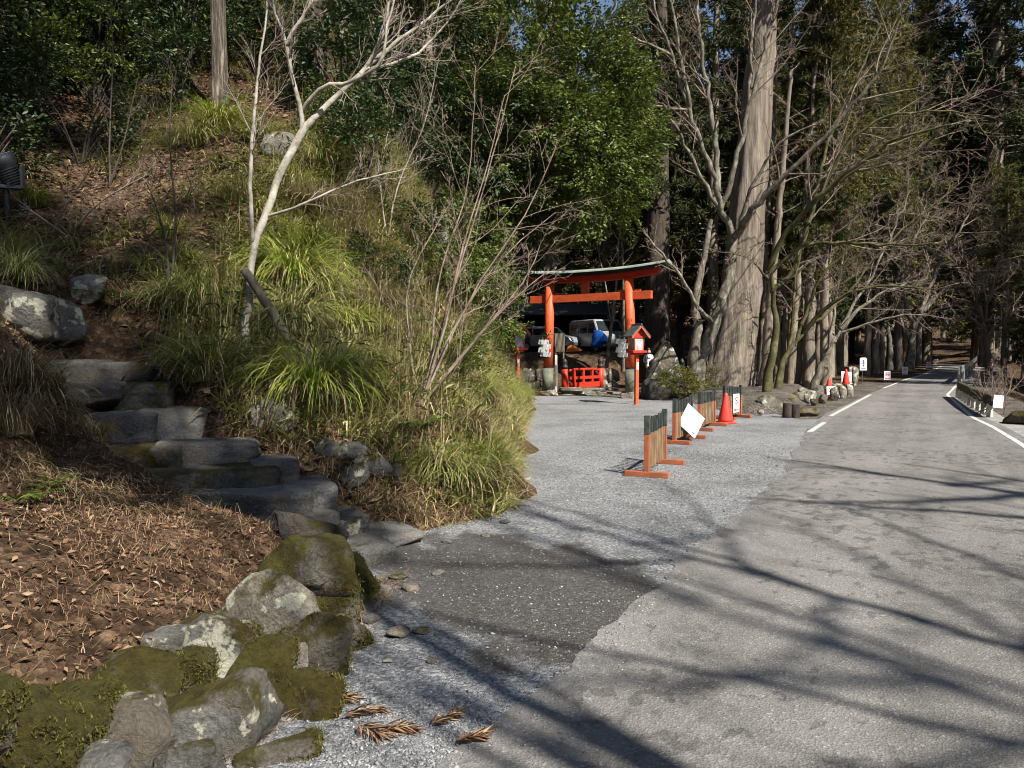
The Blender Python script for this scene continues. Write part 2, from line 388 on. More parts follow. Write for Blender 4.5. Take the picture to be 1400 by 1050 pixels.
M['vermilion'] = plain('vermilion_paint', (0.60, 0.098, 0.030), 0.55, 0.35, wear=(0.42, 0.075, 0.032), wscale=5.0)
M['verm_dark'] = plain('vermilion_deep', (0.50, 0.032, 0.014), 0.5, 0.4, wear=(0.38, 0.026, 0.014))
M['copper'] = tonal('weathered_copper', [(0.14, 0.17, 0.145), (0.24, 0.27, 0.235), (0.32, 0.35, 0.31)], 3.0, 0.6, 0.15, spec=0.4)
M['black'] = plain('black_lacquer', (0.014, 0.014, 0.015), 0.55, 0.35, wear=(0.03, 0.028, 0.026))
M['sleeve'] = tonal('pillar_sleeve', [(0.05, 0.055, 0.045), (0.12, 0.125, 0.095), (0.22, 0.215, 0.155)], 2.2, 0.7, 0.15)
M['paper'] = plain('white_paper', (0.82, 0.82, 0.82), 0.8, 0.2, wear=(0.74, 0.74, 0.75))
M['ink'] = plain('ink', (0.04, 0.042, 0.07), 0.8, 0.1)
M['signred'] = plain('sign_red', (0.62, 0.03, 0.06), 0.6, 0.2)
M['slatwood'] = tonal('weathered_slat', [(0.11, 0.065, 0.035), (0.24, 0.155, 0.085), (0.36, 0.26, 0.16)], 6.0, 0.85, 0.3, 0.004, stretch=(3.0, 3.0, 0.6))
M['slatred'] = tonal('red_worn_wood', [(0.15, 0.085, 0.045), (0.29, 0.088, 0.04), (0.40, 0.125, 0.06)], 5.0, 0.75, 0.2, 0.003)
M['slatblack'] = tonal('black_worn_wood', [(0.012, 0.014, 0.013), (0.035, 0.042, 0.037), (0.075, 0.085, 0.07)], 7.0, 0.75, 0.2, 0.003)
M['cone'] = plain('cone_plastic', (0.66, 0.045, 0.03), 0.45, 0.4, wear=(0.55, 0.05, 0.035))
M['rooftile'] = tonal('lantern_roof', [(0.035, 0.042, 0.045), (0.075, 0.088, 0.092), (0.12, 0.135, 0.14)], 8.0, 0.55, 0.2, spec=0.4)
M['lanternpane'] = plain('lantern_pane', (0.42, 0.43, 0.44), 0.35, 0.5, wear=(0.25, 0.26, 0.27))
M['metal'] = plain('grey_metal', (0.10, 0.105, 0.11), 0.45, 0.5, 0.3)
M['lens'] = plain('lamp_lens', (0.62, 0.64, 0.64), 0.12, 0.6)
M['guardpost'] = tonal('pale_post', [(0.28, 0.27, 0.22), (0.52, 0.50, 0.43), (0.68, 0.66, 0.58)], 5.0, 0.8, 0.2, 0.004)
M['guardwood'] = tonal('guard_beam', [(0.018, 0.018, 0.012), (0.05, 0.047, 0.03), (0.10, 0.092, 0.06)], 4.0, 0.85, 0.3, 0.006, stretch=(1, 1, 4))
M['steel'] = plain('galvanised_steel', (0.42, 0.44, 0.45), 0.4, 0.5, 0.6, wear=(0.30, 0.31, 0.31))
M['stump'] = tonal('dark_post_wood', [(0.012, 0.010, 0.009), (0.035, 0.027, 0.022), (0.07, 0.055, 0.045)], 6.0, 0.9, 0.4, 0.01, stretch=(3, 3, 0.6))
M['stake'] = tonal('grey_stake_wood', [(0.05, 0.042, 0.03), (0.12, 0.105, 0.075), (0.19, 0.17, 0.13)], 5.0, 0.8, 0.3, 0.004, stretch=(3, 3, 0.5))
M['bark_cedar'] = tonal('cedar_bark', [(0.055, 0.042, 0.032), (0.17, 0.14, 0.11), (0.33, 0.285, 0.235)], 1.6, 0.95, 0.9, 0.05, bscale=3.5, stretch=(5, 5, 0.35), detail=9.0)
M['bark_pale'] = tonal('pale_bark', [(0.035, 0.033, 0.023), (0.145, 0.13, 0.10), (0.34, 0.31, 0.26)], 7.0, 0.95, 0.9, 0.02, bscale=26, stretch=(1.0, 1.0, 0.6), detail=9.0)
M['bark_white'] = tonal('pale_smooth_bark', [(0.06, 0.055, 0.04), (0.30, 0.275, 0.225), (0.50, 0.47, 0.41)], 6.0, 0.9, 0.6, 0.012, bscale=24, detail=9.0)
M['bark_moss'] = tonal('mossy_bark', [(0.028, 0.028, 0.011), (0.075, 0.070, 0.028), (0.17, 0.15, 0.085)], 3.0, 0.95, 0.6, 0.02, bscale=12)
M['bark_dark'] = tonal('dark_bark', [(0.022, 0.017, 0.013), (0.06, 0.048, 0.038), (0.12, 0.10, 0.08)], 2.5, 0.95, 0.8, 0.03, stretch=(4, 4, 0.5))
M['bark_peel'] = tonal('peeling_bark', [(0.018, 0.015, 0.011), (0.085, 0.068, 0.052), (0.34, 0.30, 0.25)], 4.5, 0.95, 1.0, 0.04, bscale=9, stretch=(2.4, 2.4, 0.4), detail=9.0)
M['bark_slim'] = tonal('slender_bark', [(0.07, 0.057, 0.042), (0.18, 0.15, 0.115), (0.31, 0.27, 0.21)], 2.6, 0.95, 0.6, 0.015, stretch=(3, 3, 0.6))
M['twig'] = tonal('twig_bark', [(0.10, 0.075, 0.058), (0.22, 0.18, 0.145), (0.36, 0.31, 0.26)], 5.0, 0.9, 0)
M['twigred'] = tonal('reddish_twig', [(0.075, 0.052, 0.038), (0.17, 0.128, 0.098), (0.30, 0.245, 0.20)], 5.0, 0.9, 0)
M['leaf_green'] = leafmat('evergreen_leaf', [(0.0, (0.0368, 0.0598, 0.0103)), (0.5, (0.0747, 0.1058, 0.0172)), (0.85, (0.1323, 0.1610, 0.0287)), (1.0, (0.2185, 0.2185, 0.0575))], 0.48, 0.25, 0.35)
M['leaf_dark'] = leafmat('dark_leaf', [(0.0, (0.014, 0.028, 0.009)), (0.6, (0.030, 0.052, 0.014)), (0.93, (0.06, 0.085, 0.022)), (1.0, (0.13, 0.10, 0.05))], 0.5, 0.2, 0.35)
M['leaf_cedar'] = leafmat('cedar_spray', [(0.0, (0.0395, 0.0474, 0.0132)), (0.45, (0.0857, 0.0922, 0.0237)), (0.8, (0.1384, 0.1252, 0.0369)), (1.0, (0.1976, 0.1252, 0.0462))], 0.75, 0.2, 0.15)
M['leaf_cedar_shaded'] = leafmat('cedar_spray_shaded', [(0.0, (0.0190, 0.0299, 0.0109)), (0.6, (0.0408, 0.0544, 0.0177)), (1.0, (0.0843, 0.0748, 0.0272))], 0.75, 0.15, 0.15)  # darker spray copy, shade painted in for cedars out of the sun
M['sedge'] = leafmat('sedge_blade', [(0.0, (0.0835, 0.1335, 0.0212)), (0.45, (0.1822, 0.2353, 0.0395)), (0.72, (0.3036, 0.3340, 0.0759)), (0.8, (0.4858, 0.4099, 0.1973)), (1.0, (0.6000, 0.5313, 0.3036))], 0.5, 0.25, 0.35)
M['sedge_bright'] = leafmat('fresh_sedge_blade', [(0.0, (0.1100, 0.1705, 0.0154)), (0.6, (0.2420, 0.2970, 0.0330)), (0.88, (0.3520, 0.3740, 0.0770)), (1.0, (0.4620, 0.3960, 0.1980))], 0.5, 0.3, 0.35)
M['sedge_dry'] = leafmat('dry_sedge_blade', [(0.0, (0.14, 0.105, 0.05)), (0.5, (0.28, 0.22, 0.12)), (0.85, (0.38, 0.31, 0.18)), (1.0, (0.14, 0.16, 0.03))], 0.7, 0.2, 0.2)
M['straw'] = leafmat('straw', [(0.0, (0.1568, 0.1026, 0.0513)), (0.5, (0.3421, 0.2495, 0.1354)), (0.8, (0.5132, 0.3992, 0.2352)), (0.9, (0.1426, 0.1711, 0.0356)), (1.0, (0.2281, 0.2566, 0.0499))], 0.8, 0.15, 0.15)
M['sasa'] = leafmat('bamboo_grass_leaf', [(0.0, (0.0911, 0.1290, 0.0273)), (0.4, (0.1973, 0.2353, 0.0486)), (0.65, (0.3340, 0.3340, 0.0911)), (0.78, (0.5161, 0.4402, 0.2277)), (1.0, (0.6000, 0.5313, 0.3188))], 0.5, 0.25, 0.3)
M['litter'] = leafmat('fallen_leaf', [(0.0, (0.05, 0.028, 0.016)), (0.45, (0.13, 0.075, 0.040)), (0.8, (0.22, 0.135, 0.075)), (0.96, (0.26, 0.18, 0.115)), (1.0, (0.34, 0.27, 0.20))], 0.75, 0.05, 0.2)
M['needle'] = leafmat('dry_needle', [(0.0, (0.085, 0.042, 0.022)), (0.5, (0.20, 0.115, 0.062)), (0.85, (0.31, 0.20, 0.12)), (1.0, (0.36, 0.28, 0.17))], 0.8, 0.05, 0.15)
M['mossblade'] = leafmat('moss_blade', [(0.0, (0.035, 0.037, 0.008)), (0.6, (0.075, 0.075, 0.016)), (1.0, (0.13, 0.115, 0.032))], 0.9, 0.15, 0.1)
M['pebble'] = leafmat('pebble', [(0.0, (0.0803, 0.0826, 0.0861)), (0.5, (0.1779, 0.1802, 0.1836)), (0.94, (0.2754, 0.2696, 0.2639)), (1.0, (0.5100, 0.5049, 0.4819))], 0.85, 0.0, 0.2)

# ------------------------------------------------------------------ the lie of the land
BASE = np.array([[-4.2, -6.0], [-2.7, 1.0], [-1.62, 2.4], [-1.30, 3.0], [-1.12, 3.5], [-1.12, 4.3], [-1.05, 5.2], [-0.98, 6.4], [-0.25, 7.0], [-0.02, 7.6], [0.02, 10.0], [0.10, 13.5], [0.40, 19.0], [0.55, 23.0], [0.25, 27.0], [-0.6, 32.0], [-1.5, 40.0], [-4.0, 60.0]])
def base_x(y): return np.interp(y, BASE[:, 1], BASE[:, 0])
ctl = []
for px, py, d in [
    # terrace behind the stone wall
    (150, 780, 3.6), (0, 720, 3.8), (0, 930, 2.75), (200, 890, 3.25), (300, 850, 3.65), (340, 790, 4.2), (300, 700, 4.95), (400, 740, 4.75), (120, 700, 4.5),
    (0, 620, 4.7), (90, 640, 5.1), (0, 500, 5.5), (80, 520, 6.2), (200, 640, 5.6),
    # the flight of steps (ground just under the stones)
    (500, 775, 5.7), (430, 735, 5.85), (370, 694, 6.05), (300, 668, 6.25), (235, 630, 6.5), (190, 586, 6.85), (150, 542, 7.15), (110, 510, 7.4),
    (60, 450, 7.2), (125, 405, 8.0), (200, 420, 8.4), (0, 340, 9.0), (200, 330, 10.0), (300, 250, 11.5), (100, 150, 14.0), (0, 0, 17.0), (200, 0, 20.0), (320, 100, 16.0), (400, 20, 22.0),
    # the grassy bank
    (337, 472, 8.2), (290, 540, 7.2), (380, 590, 6.9), (430, 545, 7.4), (470, 620, 6.9), (520, 575, 7.6), (560, 660, 6.9), (620, 630, 7.6), (640, 560, 8.6), (450, 455, 9.2), (450, 385, 10.0), (400, 300, 11.0), (480, 240, 12.5),
    (560, 480, 10.0), (620, 450, 12.0), (660, 520, 12.0), (600, 350, 14.0), (560, 250, 16.0), (688, 520, 18.0), (655, 400, 22.0), (600, 260, 22.0), (688, 562, 13.0), (692, 505, 22.0)]:
    ctl.append(at(px, py, d))
for y in (-6.0, -2.0, 1.0, 2.0): ctl.append((base_x(y) - 0.55, y, 0.40)); ctl.append((-5.5, y, 1.9)); ctl.append((-8.0, y, 4.2))
for y in (2.6, 3.4, 4.3, 5.1, 6.2, 7.0, 7.6, 9.0, 11.0, 13.5, 16.0, 19.0, 23.0, 27.0, 32.0, 40.0, 60.0):
    bx = float(base_x(y)); ctl.append((bx, y, 0.0)); ctl.append((bx + 1.0, y, -0.5)); ctl.append((bx + 2.6, y, -1.2))
for y in (-6.0, -1.0, 1.5): bx = float(base_x(y)); ctl.append((bx, y, 0.0)); ctl.append((bx + 1.0, y, -0.5))
ctl += [(-8, 8, 4.6), (-12, 10, 8.0), (-14, 18, 12.0), (-22, 12, 16.0), (-30, 30, 28.0), (-30, 0, 20.0), (-12, 28, 15.0), (-5, 32, 6.5), (-12, 44, 15.0), (-25, 60, 32.0), (-10, 62, 10.0), (-6, 24, 8.0), (-40, 70, 45.0), (-60, 30, 52.0), (-60, 0, 40.0)]
ctl = np.array([tuple(map(float, c)) for c in ctl])
def _tps(r): return np.where(r > 1e-9, r * r * np.log(r + 1e-12), 0.0)
_n = len(ctl); _A = np.zeros((_n + 3, _n + 3))
_A[:_n, :_n] = _tps(np.linalg.norm(ctl[:, None, :2] - ctl[None, :, :2], axis=2)) + np.eye(_n) * 0.015
_A[:_n, _n] = 1; _A[:_n, _n + 1:] = ctl[:, :2]; _A[_n:, :_n] = _A[:_n, _n:].T
_w = np.linalg.solve(_A, np.concatenate([ctl[:, 2], [0, 0, 0]]))
STAIR = np.array([at(px, py, d)[:2] for px, py, d in [(500, 745, 5.7), (430, 715, 5.9), (370, 675, 6.1), (300, 645, 6.2), (240, 610, 6.45), (190, 565, 6.8), (150, 525, 7.1), (110, 497, 7.35)]])
STAIR = np.concatenate([STAIR[:-1] + (STAIR[1:] - STAIR[:-1]) * k for k in (0, 0.33, 0.66)] + [STAIR[-1:]])
def hill_z(x, y, rough=True):
    x = np.atleast_1d(np.asarray(x, dtype=float)); y = np.atleast_1d(np.asarray(y, dtype=float))
    z = np.empty(len(x))
    for i in range(0, len(x), 4000):
        X = x[i:i + 4000]; Y = y[i:i + 4000]
        r = np.hypot(X[:, None] - ctl[None, :, 0], Y[:, None] - ctl[None, :, 1])
        z[i:i + 4000] = _tps(r) @ _w[:_n] + _w[_n] + _w[_n + 1] * X + _w[_n + 2] * Y
    d2 = np.min(np.hypot(x[:, None] - STAIR[None, :, 0], y[:, None] - STAIR[None, :, 1]), axis=1)
    z = z - 0.22 * np.exp(-(d2 / 0.68) ** 4)          # the bed of the steps is cut into the slope
    if rough:
        f = np.array([mnoise.fractal(Vector((a * 0.9, b * 0.9, 3.1)), 1.0, 2.1, 5) for a, b in zip(x, y)])
        z = z + f * np.clip(0.035 + 0.012 * np.hypot(x, y), 0, 0.25)
    return z
def hill_at(px, py, dmin=2.2, dmax=70.0):
    """where the sight line through a pixel first meets the hillside"""
    ds = dmin * (dmax / dmin) ** np.linspace(0, 1, 260)
    P = np.array([at(px, py, d) for d in ds]); h = hill_z(P[:, 0], P[:, 1]); k = np.nonzero(P[:, 2] < h)[0]
    i = k[0] if len(k) else len(ds) - 1
    p = P[i].copy(); p[2] = h[i]; return p

# hillside: a fan of quads, finer near the camera
na, nr = 250, 230
az = np.radians(np.linspace(-150, 14, na)); rr = 1.2 * (95 / 1.2) ** np.linspace(0, 1, nr)
AZ, RR = np.meshgrid(az, rr, indexing='ij')
HX = (RR * np.sin(AZ)).ravel(); HY = (RR * np.cos(AZ)).ravel(); HZ = hill_z(HX, HY)
idx = np.arange(na * nr).reshape(na, nr)
F = np.stack([idx[:-1, :-1], idx[1:, :-1], idx[1:, 1:], idx[:-1, 1:]], axis=-1).reshape(-1, 4)
U = base_x(HY) - HX
keep = (HZ[F].max(axis=1) > -0.12) & (U[F].max(axis=1) > -0.35)
F = F[keep][:, ::-1]
used = np.unique(F); remap = -np.ones(na * nr, dtype=int); remap[used] = np.arange(len(used))
hill = link('hillside', npmesh('hillside', np.stack([HX, HY, HZ], axis=1)[used], remap[F]), M['hill'], smooth=True)
tag(hill, 'steep wooded hillside covered in brown leaf litter', None, None, 'structure')

# ground: one sheet out to the horizon, rising gently up the valley
ys = np.concatenate([np.linspace(-60, 30, 24), np.linspace(36, 400, 40)])
xs = np.concatenate([np.linspace(-300, -20, 12), np.linspace(-10, 30, 30), np.linspace(40, 400, 14)])
XX, YY = np.meshgrid(xs, ys, indexing='ij')
RL_PX = [(600, 1046), (800, 890), (946, 753), (1070, 650)]
def road_left_pts():
    P = [(-12.8, -18.0), (-6.9, -8.0)] + [tuple(gp(*q)[:2]) for q in RL_PX] + [tuple(gp(1102, 590)[:2]), tuple(gp(1128, 566)[:2])]
    P += [tuple(gp(*q)[:2]) for q in ((1158, 553), (1189, 538), (1234, 519), (1260, 511.5), (1283, 500.5))] 
    return np.array(P)
def road_right_pts():
    P = [(-8.5, -18.0), (-2.2, -8.0), (2.0, -0.5), (4.3, 4.0)] + [tuple(gp(*q)[:2]) for q in ((1398, 609), (1357, 584), (1331, 572), (1295, 540), (1310, 523.5), (1328, 503), (1331, 499.5))]
    return np.array(P)
RLP, RRP = road_left_pts(), road_right_pts()
YEND = 62.0
def road_l(y): return np.interp(y, RLP[:, 1], RLP[:, 0])
def road_r(y): return np.interp(y, RRP[:, 1], RRP[:, 0])
def land_z(x, y):
    """ground height: falls away to the stream beyond the road's right edge, then climbs as the far wooded bank"""
    z = 0.0125 * np.maximum(0, y - 30)
    e = x - (np.where(y < 62, road_r(y), road_r(62.0) + (y - 62.0) * 0.35) + 1.8)
    z = z - 1.6 * np.clip(e / 4.0, 0, 1) + np.clip(e - 12.0, 0, 70) * 0.62
    bk = np.clip(y - 78, 0, 80) * 0.42 * np.clip((46 - x) / 12, 0, 1)      # the wooded rise behind the shrine grounds
    far = np.clip(y - 112, 0, 120) * 0.50
    return z + np.maximum(bk, far)
gm = npmesh('ground', np.stack([XX.ravel(), YY.ravel(), land_z(XX.ravel(), YY.ravel()) - 0.012], axis=1),
            np.stack([np.arange(XX.size).reshape(XX.shape)[:-1, :-1], np.arange(XX.size).reshape(XX.shape)[1:, :-1], np.arange(XX.size).reshape(XX.shape)[1:, 1:], np.arange(XX.size).reshape(XX.shape)[:-1, 1:]], axis=-1).reshape(-1, 4))
ground = link('ground', gm, M['soil_tone'], smooth=True); tag(ground, 'forest floor and valley ground', None, None, 'structure')

def strip(name, yv, xl, xr, n, m, z0, label, jit=None):
    V = []; F = []
    for i, y in enumerate(yv):
        a, b_ = xl[i], xr[i]
        for k in range(n + 1): V.append((a + (b_ - a) * k / n, y, gz(0, y) + z0))
    for i in range(len(yv) - 1):
        for k in range(n): F.append((i * (n + 1) + k, i * (n + 1) + k + 1, (i + 1) * (n + 1) + k + 1, (i + 1) * (n + 1) + k))
    o = link(name, npmesh(name, np.array(V), np.array(F)), m); return tag(o, label, None, None, 'structure')
yv = np.concatenate([np.linspace(-18, 1, 12), np.arange(1.2, 20, 0.06), np.linspace(20, YEND, 120)])
jag = np.array([mnoise.fractal(Vector((y * 2.3, 7.7, 0)), 1.0, 2.0, 4) * 0.10 + mnoise.noise(Vector((y * 0.8, 1.0, 0))) * 0.10 for y in yv]) * np.clip((17 - yv) / 3, 0.15, 1)
# gravel forecourt (wide sheet), then the road over it
yg = yv[yv < 26.5]
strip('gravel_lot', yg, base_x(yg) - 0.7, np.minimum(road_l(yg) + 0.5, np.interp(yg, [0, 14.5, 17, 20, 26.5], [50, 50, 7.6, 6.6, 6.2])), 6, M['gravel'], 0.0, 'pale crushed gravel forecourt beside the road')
road = strip('road', yv, road_l(yv) + jag, road_r(yv) + 0.28, 8, M['asphalt'], 0.007, 'grey asphalt road winding up the valley')
# far end of the road bends left behind the trees
P0 = np.array([road_l(YEND), YEND]); P1 = np.array([road_r(YEND) + 0.28, YEND])
V = []; F = []
for i, (a, b_) in enumerate([((P0[0], P0[1]), (P1[0], P1[1])), (gp(1286, 496)[:2], gp(1327, 497)[:2]), (gp(1279, 491.5)[:2], gp(1318, 491)[:2]), (gp(1262, 487.5)[:2], gp(1309, 486.5)[:2]), (gp(1235, 486.0)[:2], gp(1290, 484.8)[:2])]):
    for q in (a, b_): V.append((q[0], q[1], gz(0, q[1]) + 0.007))
    if i: F.append((2 * i - 2, 2 * i - 1, 2 * i + 1, 2 * i))
tag(link('road', npmesh('road_far', np.array(V), np.array(F)), M['asphalt']), 'far bend of the asphalt road under the dark trees', None, None, 'structure')
# right shoulder, gutter and verge
yr = np.concatenate([np.linspace(-18, 0, 8), np.linspace(1, YEND, 120)])
strip('gutter', yr, road_r(yr) + 0.28, road_r(yr) + 0.75, 1, M['concrete'], 0.004, 'concrete gutter strip along the road edge')
strip('verge', yr, road_r(yr) + 0.75, road_r(yr) + 2.1, 2, M['dirt'], 0.0, 'narrow earth verge beyond the gutter')
yl = np.linspace(17.3, 36, 60)
strip('verge', yl, road_l(yl) - 0.5 - 0.5 * np.clip(yl - 17.3, 0, 2), road_l(yl) + 0.1, 2, M['dirt'], 0.005, 'earth verge between the road and the stone edging')
def line(yv_, xc, w, label):
    strip('painted_line', yv_, xc - w / 2, xc + w / 2, 1, M['linepaint'], 0.011, label)
ya = np.linspace(*[gp(1106, 591)[1], gp(1126, 578)[1]], 6); line(ya, np.interp(ya, [gp(1107, 591)[1], gp(1127, 578)[1]], [gp(1107, 591)[0], gp(1127, 578)[0]]), 0.12, 'short white line painted at the road edge')
q = np.array([gp(*t)[:2] for t in ((1136, 569), (1162, 555), (1190, 540))]); yb = np.linspace(q[0, 1], q[-1, 1], 20); line(yb, np.interp(yb, q[:, 1], q[:, 0]), 0.12, 'long white edge line beside the stone edging')
q = np.array([gp(*t)[:2] for t in ((1208, 531), (1237, 519.5), (1263, 512.5), (1287, 501))]); yb = np.linspace(q[0, 1], q[-1, 1], 30); line(yb, np.interp(yb, q[:, 1], q[:, 0]), 0.12, 'white edge line further up the valley')
yb = np.linspace(4, 60, 90); line(yb, road_r(yb), 0.11, 'white edge line along the gutter')
# ------------------------------------------------------------------ rocks
def rock_arrays(dims, seed, p=3.0, rough=0.12, facets=5, n=8, freq=1.6):
    """irregular stone: rounded box, cut by a few planes, then roughened; origin at its centre"""
    rg = np.random.default_rng(seed)
    g = np.linspace(-1, 1, n + 1); A, B = np.meshgrid(g, g, indexing='ij'); A = A.ravel(); B = B.ravel(); one = np.ones_like(A)
    faces = [np.stack(t, axis=1) for t in ((one, A, B), (-one, B, A), (B, one, A), (A, -one, B), (A, B, one), (B, A, -one))]
    P = np.concatenate(faces); i = np.arange((n + 1) ** 2).reshape(n + 1, n + 1)
    q = np.stack([i[:-1, :-1], i[1:, :-1], i[1:, 1:], i[:-1, 1:]], axis=-1).reshape(-1, 4)
    F = np.concatenate([q + k * (n + 1) ** 2 for k in range(6)])
    key = np.round(P * 1000).astype(int); _, first, inv = np.unique(key, axis=0, return_index=True, return_inverse=True)
    P = P[first]; F = inv.ravel()[F]
    P = P / (np.abs(P) ** p).sum(axis=1, keepdims=True) ** (1.0 / p)
    for _ in range(facets):
        nv = rg.normal(size=3); nv /= np.linalg.norm(nv); c = rg.uniform(0.55, 0.9)
        d = P @ nv - c; P = P - np.clip(d, 0, None)[:, None] * nv * 0.92
    off = rg.uniform(0, 50, 3)
    Nn = unit(P)
    f = np.array([mnoise.fractal(Vector((a * freq + off[0], b * freq + off[1], c * freq + off[2])), 1.0, 2.0, 5) for a, b, c in P])
    g_ = np.array([mnoise.ridged_multi_fractal(Vector((a * freq * 1.6 + off[1], b * freq * 1.6 + off[2], c * freq * 1.6 + off[0])), 1.0, 2.2, 4, 1.0, 2.0) for a, b, c in P])
    P = P + Nn * (f * rough - (g_ - g_.mean()) * rough * 0.30)[:, None]
    return P * np.asarray(dims) / 2.0, F
def rock(name, loc, dims, seed, m, parent=None, rz=0.0, tilt=(0, 0), **kw):
    V, F = rock_arrays(dims, seed, **kw)
    me = npmesh(name, V, F); o = link(name, me, m, parent, smooth=True)
    o.location = tuple(loc); o.rotation_euler = (tilt[0], tilt[1], rz)
    return o

# ------------------------------------------------------------------ bare branches
def wander(p0, d0, L, k, wob, lift, rg):
    P = [np.asarray(p0, dtype=float)]; d = np.asarray(d0, dtype=float); d = d / np.linalg.norm(d)
    for _ in range(k):
        d = d + rg.normal(size=3) * wob + np.array([0, 0, lift]); d = d / np.linalg.norm(d)
        P.append(P[-1] + d * (L / k))
    return np.array(P)
def smooth_path(P, rad, step=0.3, wob=0.02, rg=None):
    P = np.asarray(P, dtype=float); rad = np.asarray(rad, dtype=float)
    s = np.concatenate([[0], np.cumsum(np.linalg.norm(np.diff(P, axis=0), axis=1))]); n = max(4, int(s[-1] / step) + 1)
    t = np.linspace(0, s[-1], n)
    # Catmull-Rom through the points
    out = []
    for v in t:
        i = min(max(int(np.searchsorted(s, v, side='right')) - 1, 0), len(P) - 2); u = (v - s[i]) / max(1e-6, s[i + 1] - s[i])
        a = P[max(i - 1, 0)]; b = P[i]; c = P[i + 1]; d = P[min(i + 2, len(P) - 1)]
        out.append(0.5 * ((2 * b) + (c - a) * u + (2 * a - 5 * b + 4 * c - d) * u * u + (3 * b - a - 3 * c + d) * u ** 3))
    out = np.array(out)
    if rg is not None and wob: out[1:-1] += rg.normal(size=(n - 2, 3)) * wob
    return out, np.interp(t, s, rad)
def branch_out(paths, P, rad, rg, levels, n_side, ratio=0.55, spread=0.9, lift=0.03, wob=0.10, tmin=0.25, minr=0.004, dirbias=None, lens=None):
    """side branches off one limb, recursively"""
    L = np.linalg.norm(np.diff(P, axis=0), axis=1).sum()
    if lens is None: lens = L
    for j in range(n_side):
        t = tmin + (1 - tmin) * (j + rg.uniform(0.1, 0.9)) / n_side
        i = min(int(t * (len(P) - 1)), len(P) - 2); p = P[i] + (P[i + 1] - P[i]) * rg.uniform()
        d = P[i + 1] - P[i]; d = d / np.linalg.norm(d)
        s = np.cross(d, rg.normal(size=3)); s = s / (np.linalg.norm(s) + 1e-9)
        dd = d * (1 - 0.35 * spread) + s * spread * rg.uniform(0.6, 1.1)
        if dirbias is not None: dd = dd + np.asarray(dirbias)
        l = lens * ratio * rg.uniform(0.55, 1.15) * (1.15 - 0.6 * t)
        r0 = max(minr, min(rad[i] * 0.6, rad[0] * ratio * 0.8 * (1.1 - 0.5 * t)))
        k = 6 if levels >= 2 else 4
        Q = wander(p, dd, l, k, wob, lift, rg); rq = np.linspace(r0, max(minr * 0.55, r0 * 0.22), k + 1)
        paths.append((Q, rq, 5 if levels >= 2 else 3))
        if levels > 1:
            branch_out(paths, Q, rq, rg, levels - 1, max(3, int(n_side * (0.75 if levels > 2 else 0.9))), ratio, spread, lift, wob, 0.2, minr, dirbias)
def bare_tree(name, limbs, m, label, cat='tree', group=None, seed=1, levels=2, n_side=7, ratio=0.5, minr=0.004, twigm=None, lift=0.02, spread=0.9, twig_from=0, wob=0.10, dirbias=None, trunk_limbs=1, tmin=0.25, sides=9, wobs=0.015, step=0.3):
    """limbs: list of (points, radii) in world space; the first trunk_limbs of them carry no twigs; Empty > trunk, limbs, twigs"""
    rg = np.random.default_rng(seed); base = np.asarray(limbs[0][0][0], dtype=float)
    root = empty(name, base, label, cat, group)
    thick = []; tw = []
    for q, (P, r) in enumerate(limbs):
        P2, r2 = smooth_path(np.asarray(P) - base, r, step, wobs, rg)
        thick.append((P2, r2, sides if r2[0] > 0.05 else 6))
        if q >= twig_from: branch_out(tw, P2, r2, rg, levels, n_side, ratio, spread, lift, wob, tmin, minr, dirbias)
    link('trunk', tubes_mesh('trunk', thick[:trunk_limbs]), m, root, True)
    if len(thick) > trunk_limbs:
        for t in thick[trunk_limbs:]: link('limb', tubes_mesh('limb', [t]), m, root, True)
    if tw: tag(link('twigs', tubes_mesh('twigs', tw), twigm or M['twig'], root, True), kind='stuff')
    return root
def pts(lst): return [at(*t) for t in lst]

# ------------------------------------------------------------------ leafy crowns
def sprays(C, D, n_leaf, spread, L, Wd, rg, flat=0.6):
    """leaf sprays at centres C heading D"""
    n = len(C); k = n_leaf
    t = rg.uniform(0, 1, (n, k)); side = rg.choice([-1.0, 1.0], (n, k))
    D = unit(D); S = unit(np.cross(D, np.array([0, 0, 1.0]) + rg.normal(size=(n, 3)) * 0.3)); U = np.cross(S, D)
    P = C[:, None, :] + D[:, None, :] * (t * spread)[..., None] + S[:, None, :] * (side * rg.uniform(0, 0.45, (n, k)) * spread * (1.1 - t))[..., None] + U[:, None, :] * (rg.normal(size=(n, k)) * 0.10 * spread)[..., None]
    DD = D[:, None, :] * 0.8 + S[:, None, :] * side[..., None] * 0.9 + rg.normal(size=(n, k, 3)) * 0.25
    NN = U[:, None, :] * flat + rg.normal(size=(n, k, 3)) * (1 - flat)
    l = L * rg.uniform(0.65, 1.25, n * k)
    return leaves_arrays(P.reshape(-1, 3), DD.reshape(-1, 3), NN.reshape(-1, 3), l, Wd * l / L)
def crown_points(n, dims, rg, hollow=0.45, lump=0.35, freq=0.8, bottom=-1.0):
    out = []
    off = rg.uniform(0, 99, 3)
    while len(out) < n:
        v = rg.normal(size=3); v /= np.linalg.norm(v)
        if v[2] < bottom: continue
        s = 1.0 + lump * mnoise.fractal(Vector(tuple(v * 1.7 + off)), 1.0, 2.0, 3)
        r = (hollow + (1 - hollow) * rg.uniform() ** 0.6) * s
        p = v * r * np.asarray(dims) / 2
        if mnoise.noise(Vector(tuple(p * freq + off))) < -0.02: continue
        out.append(p)
    return np.array(out)
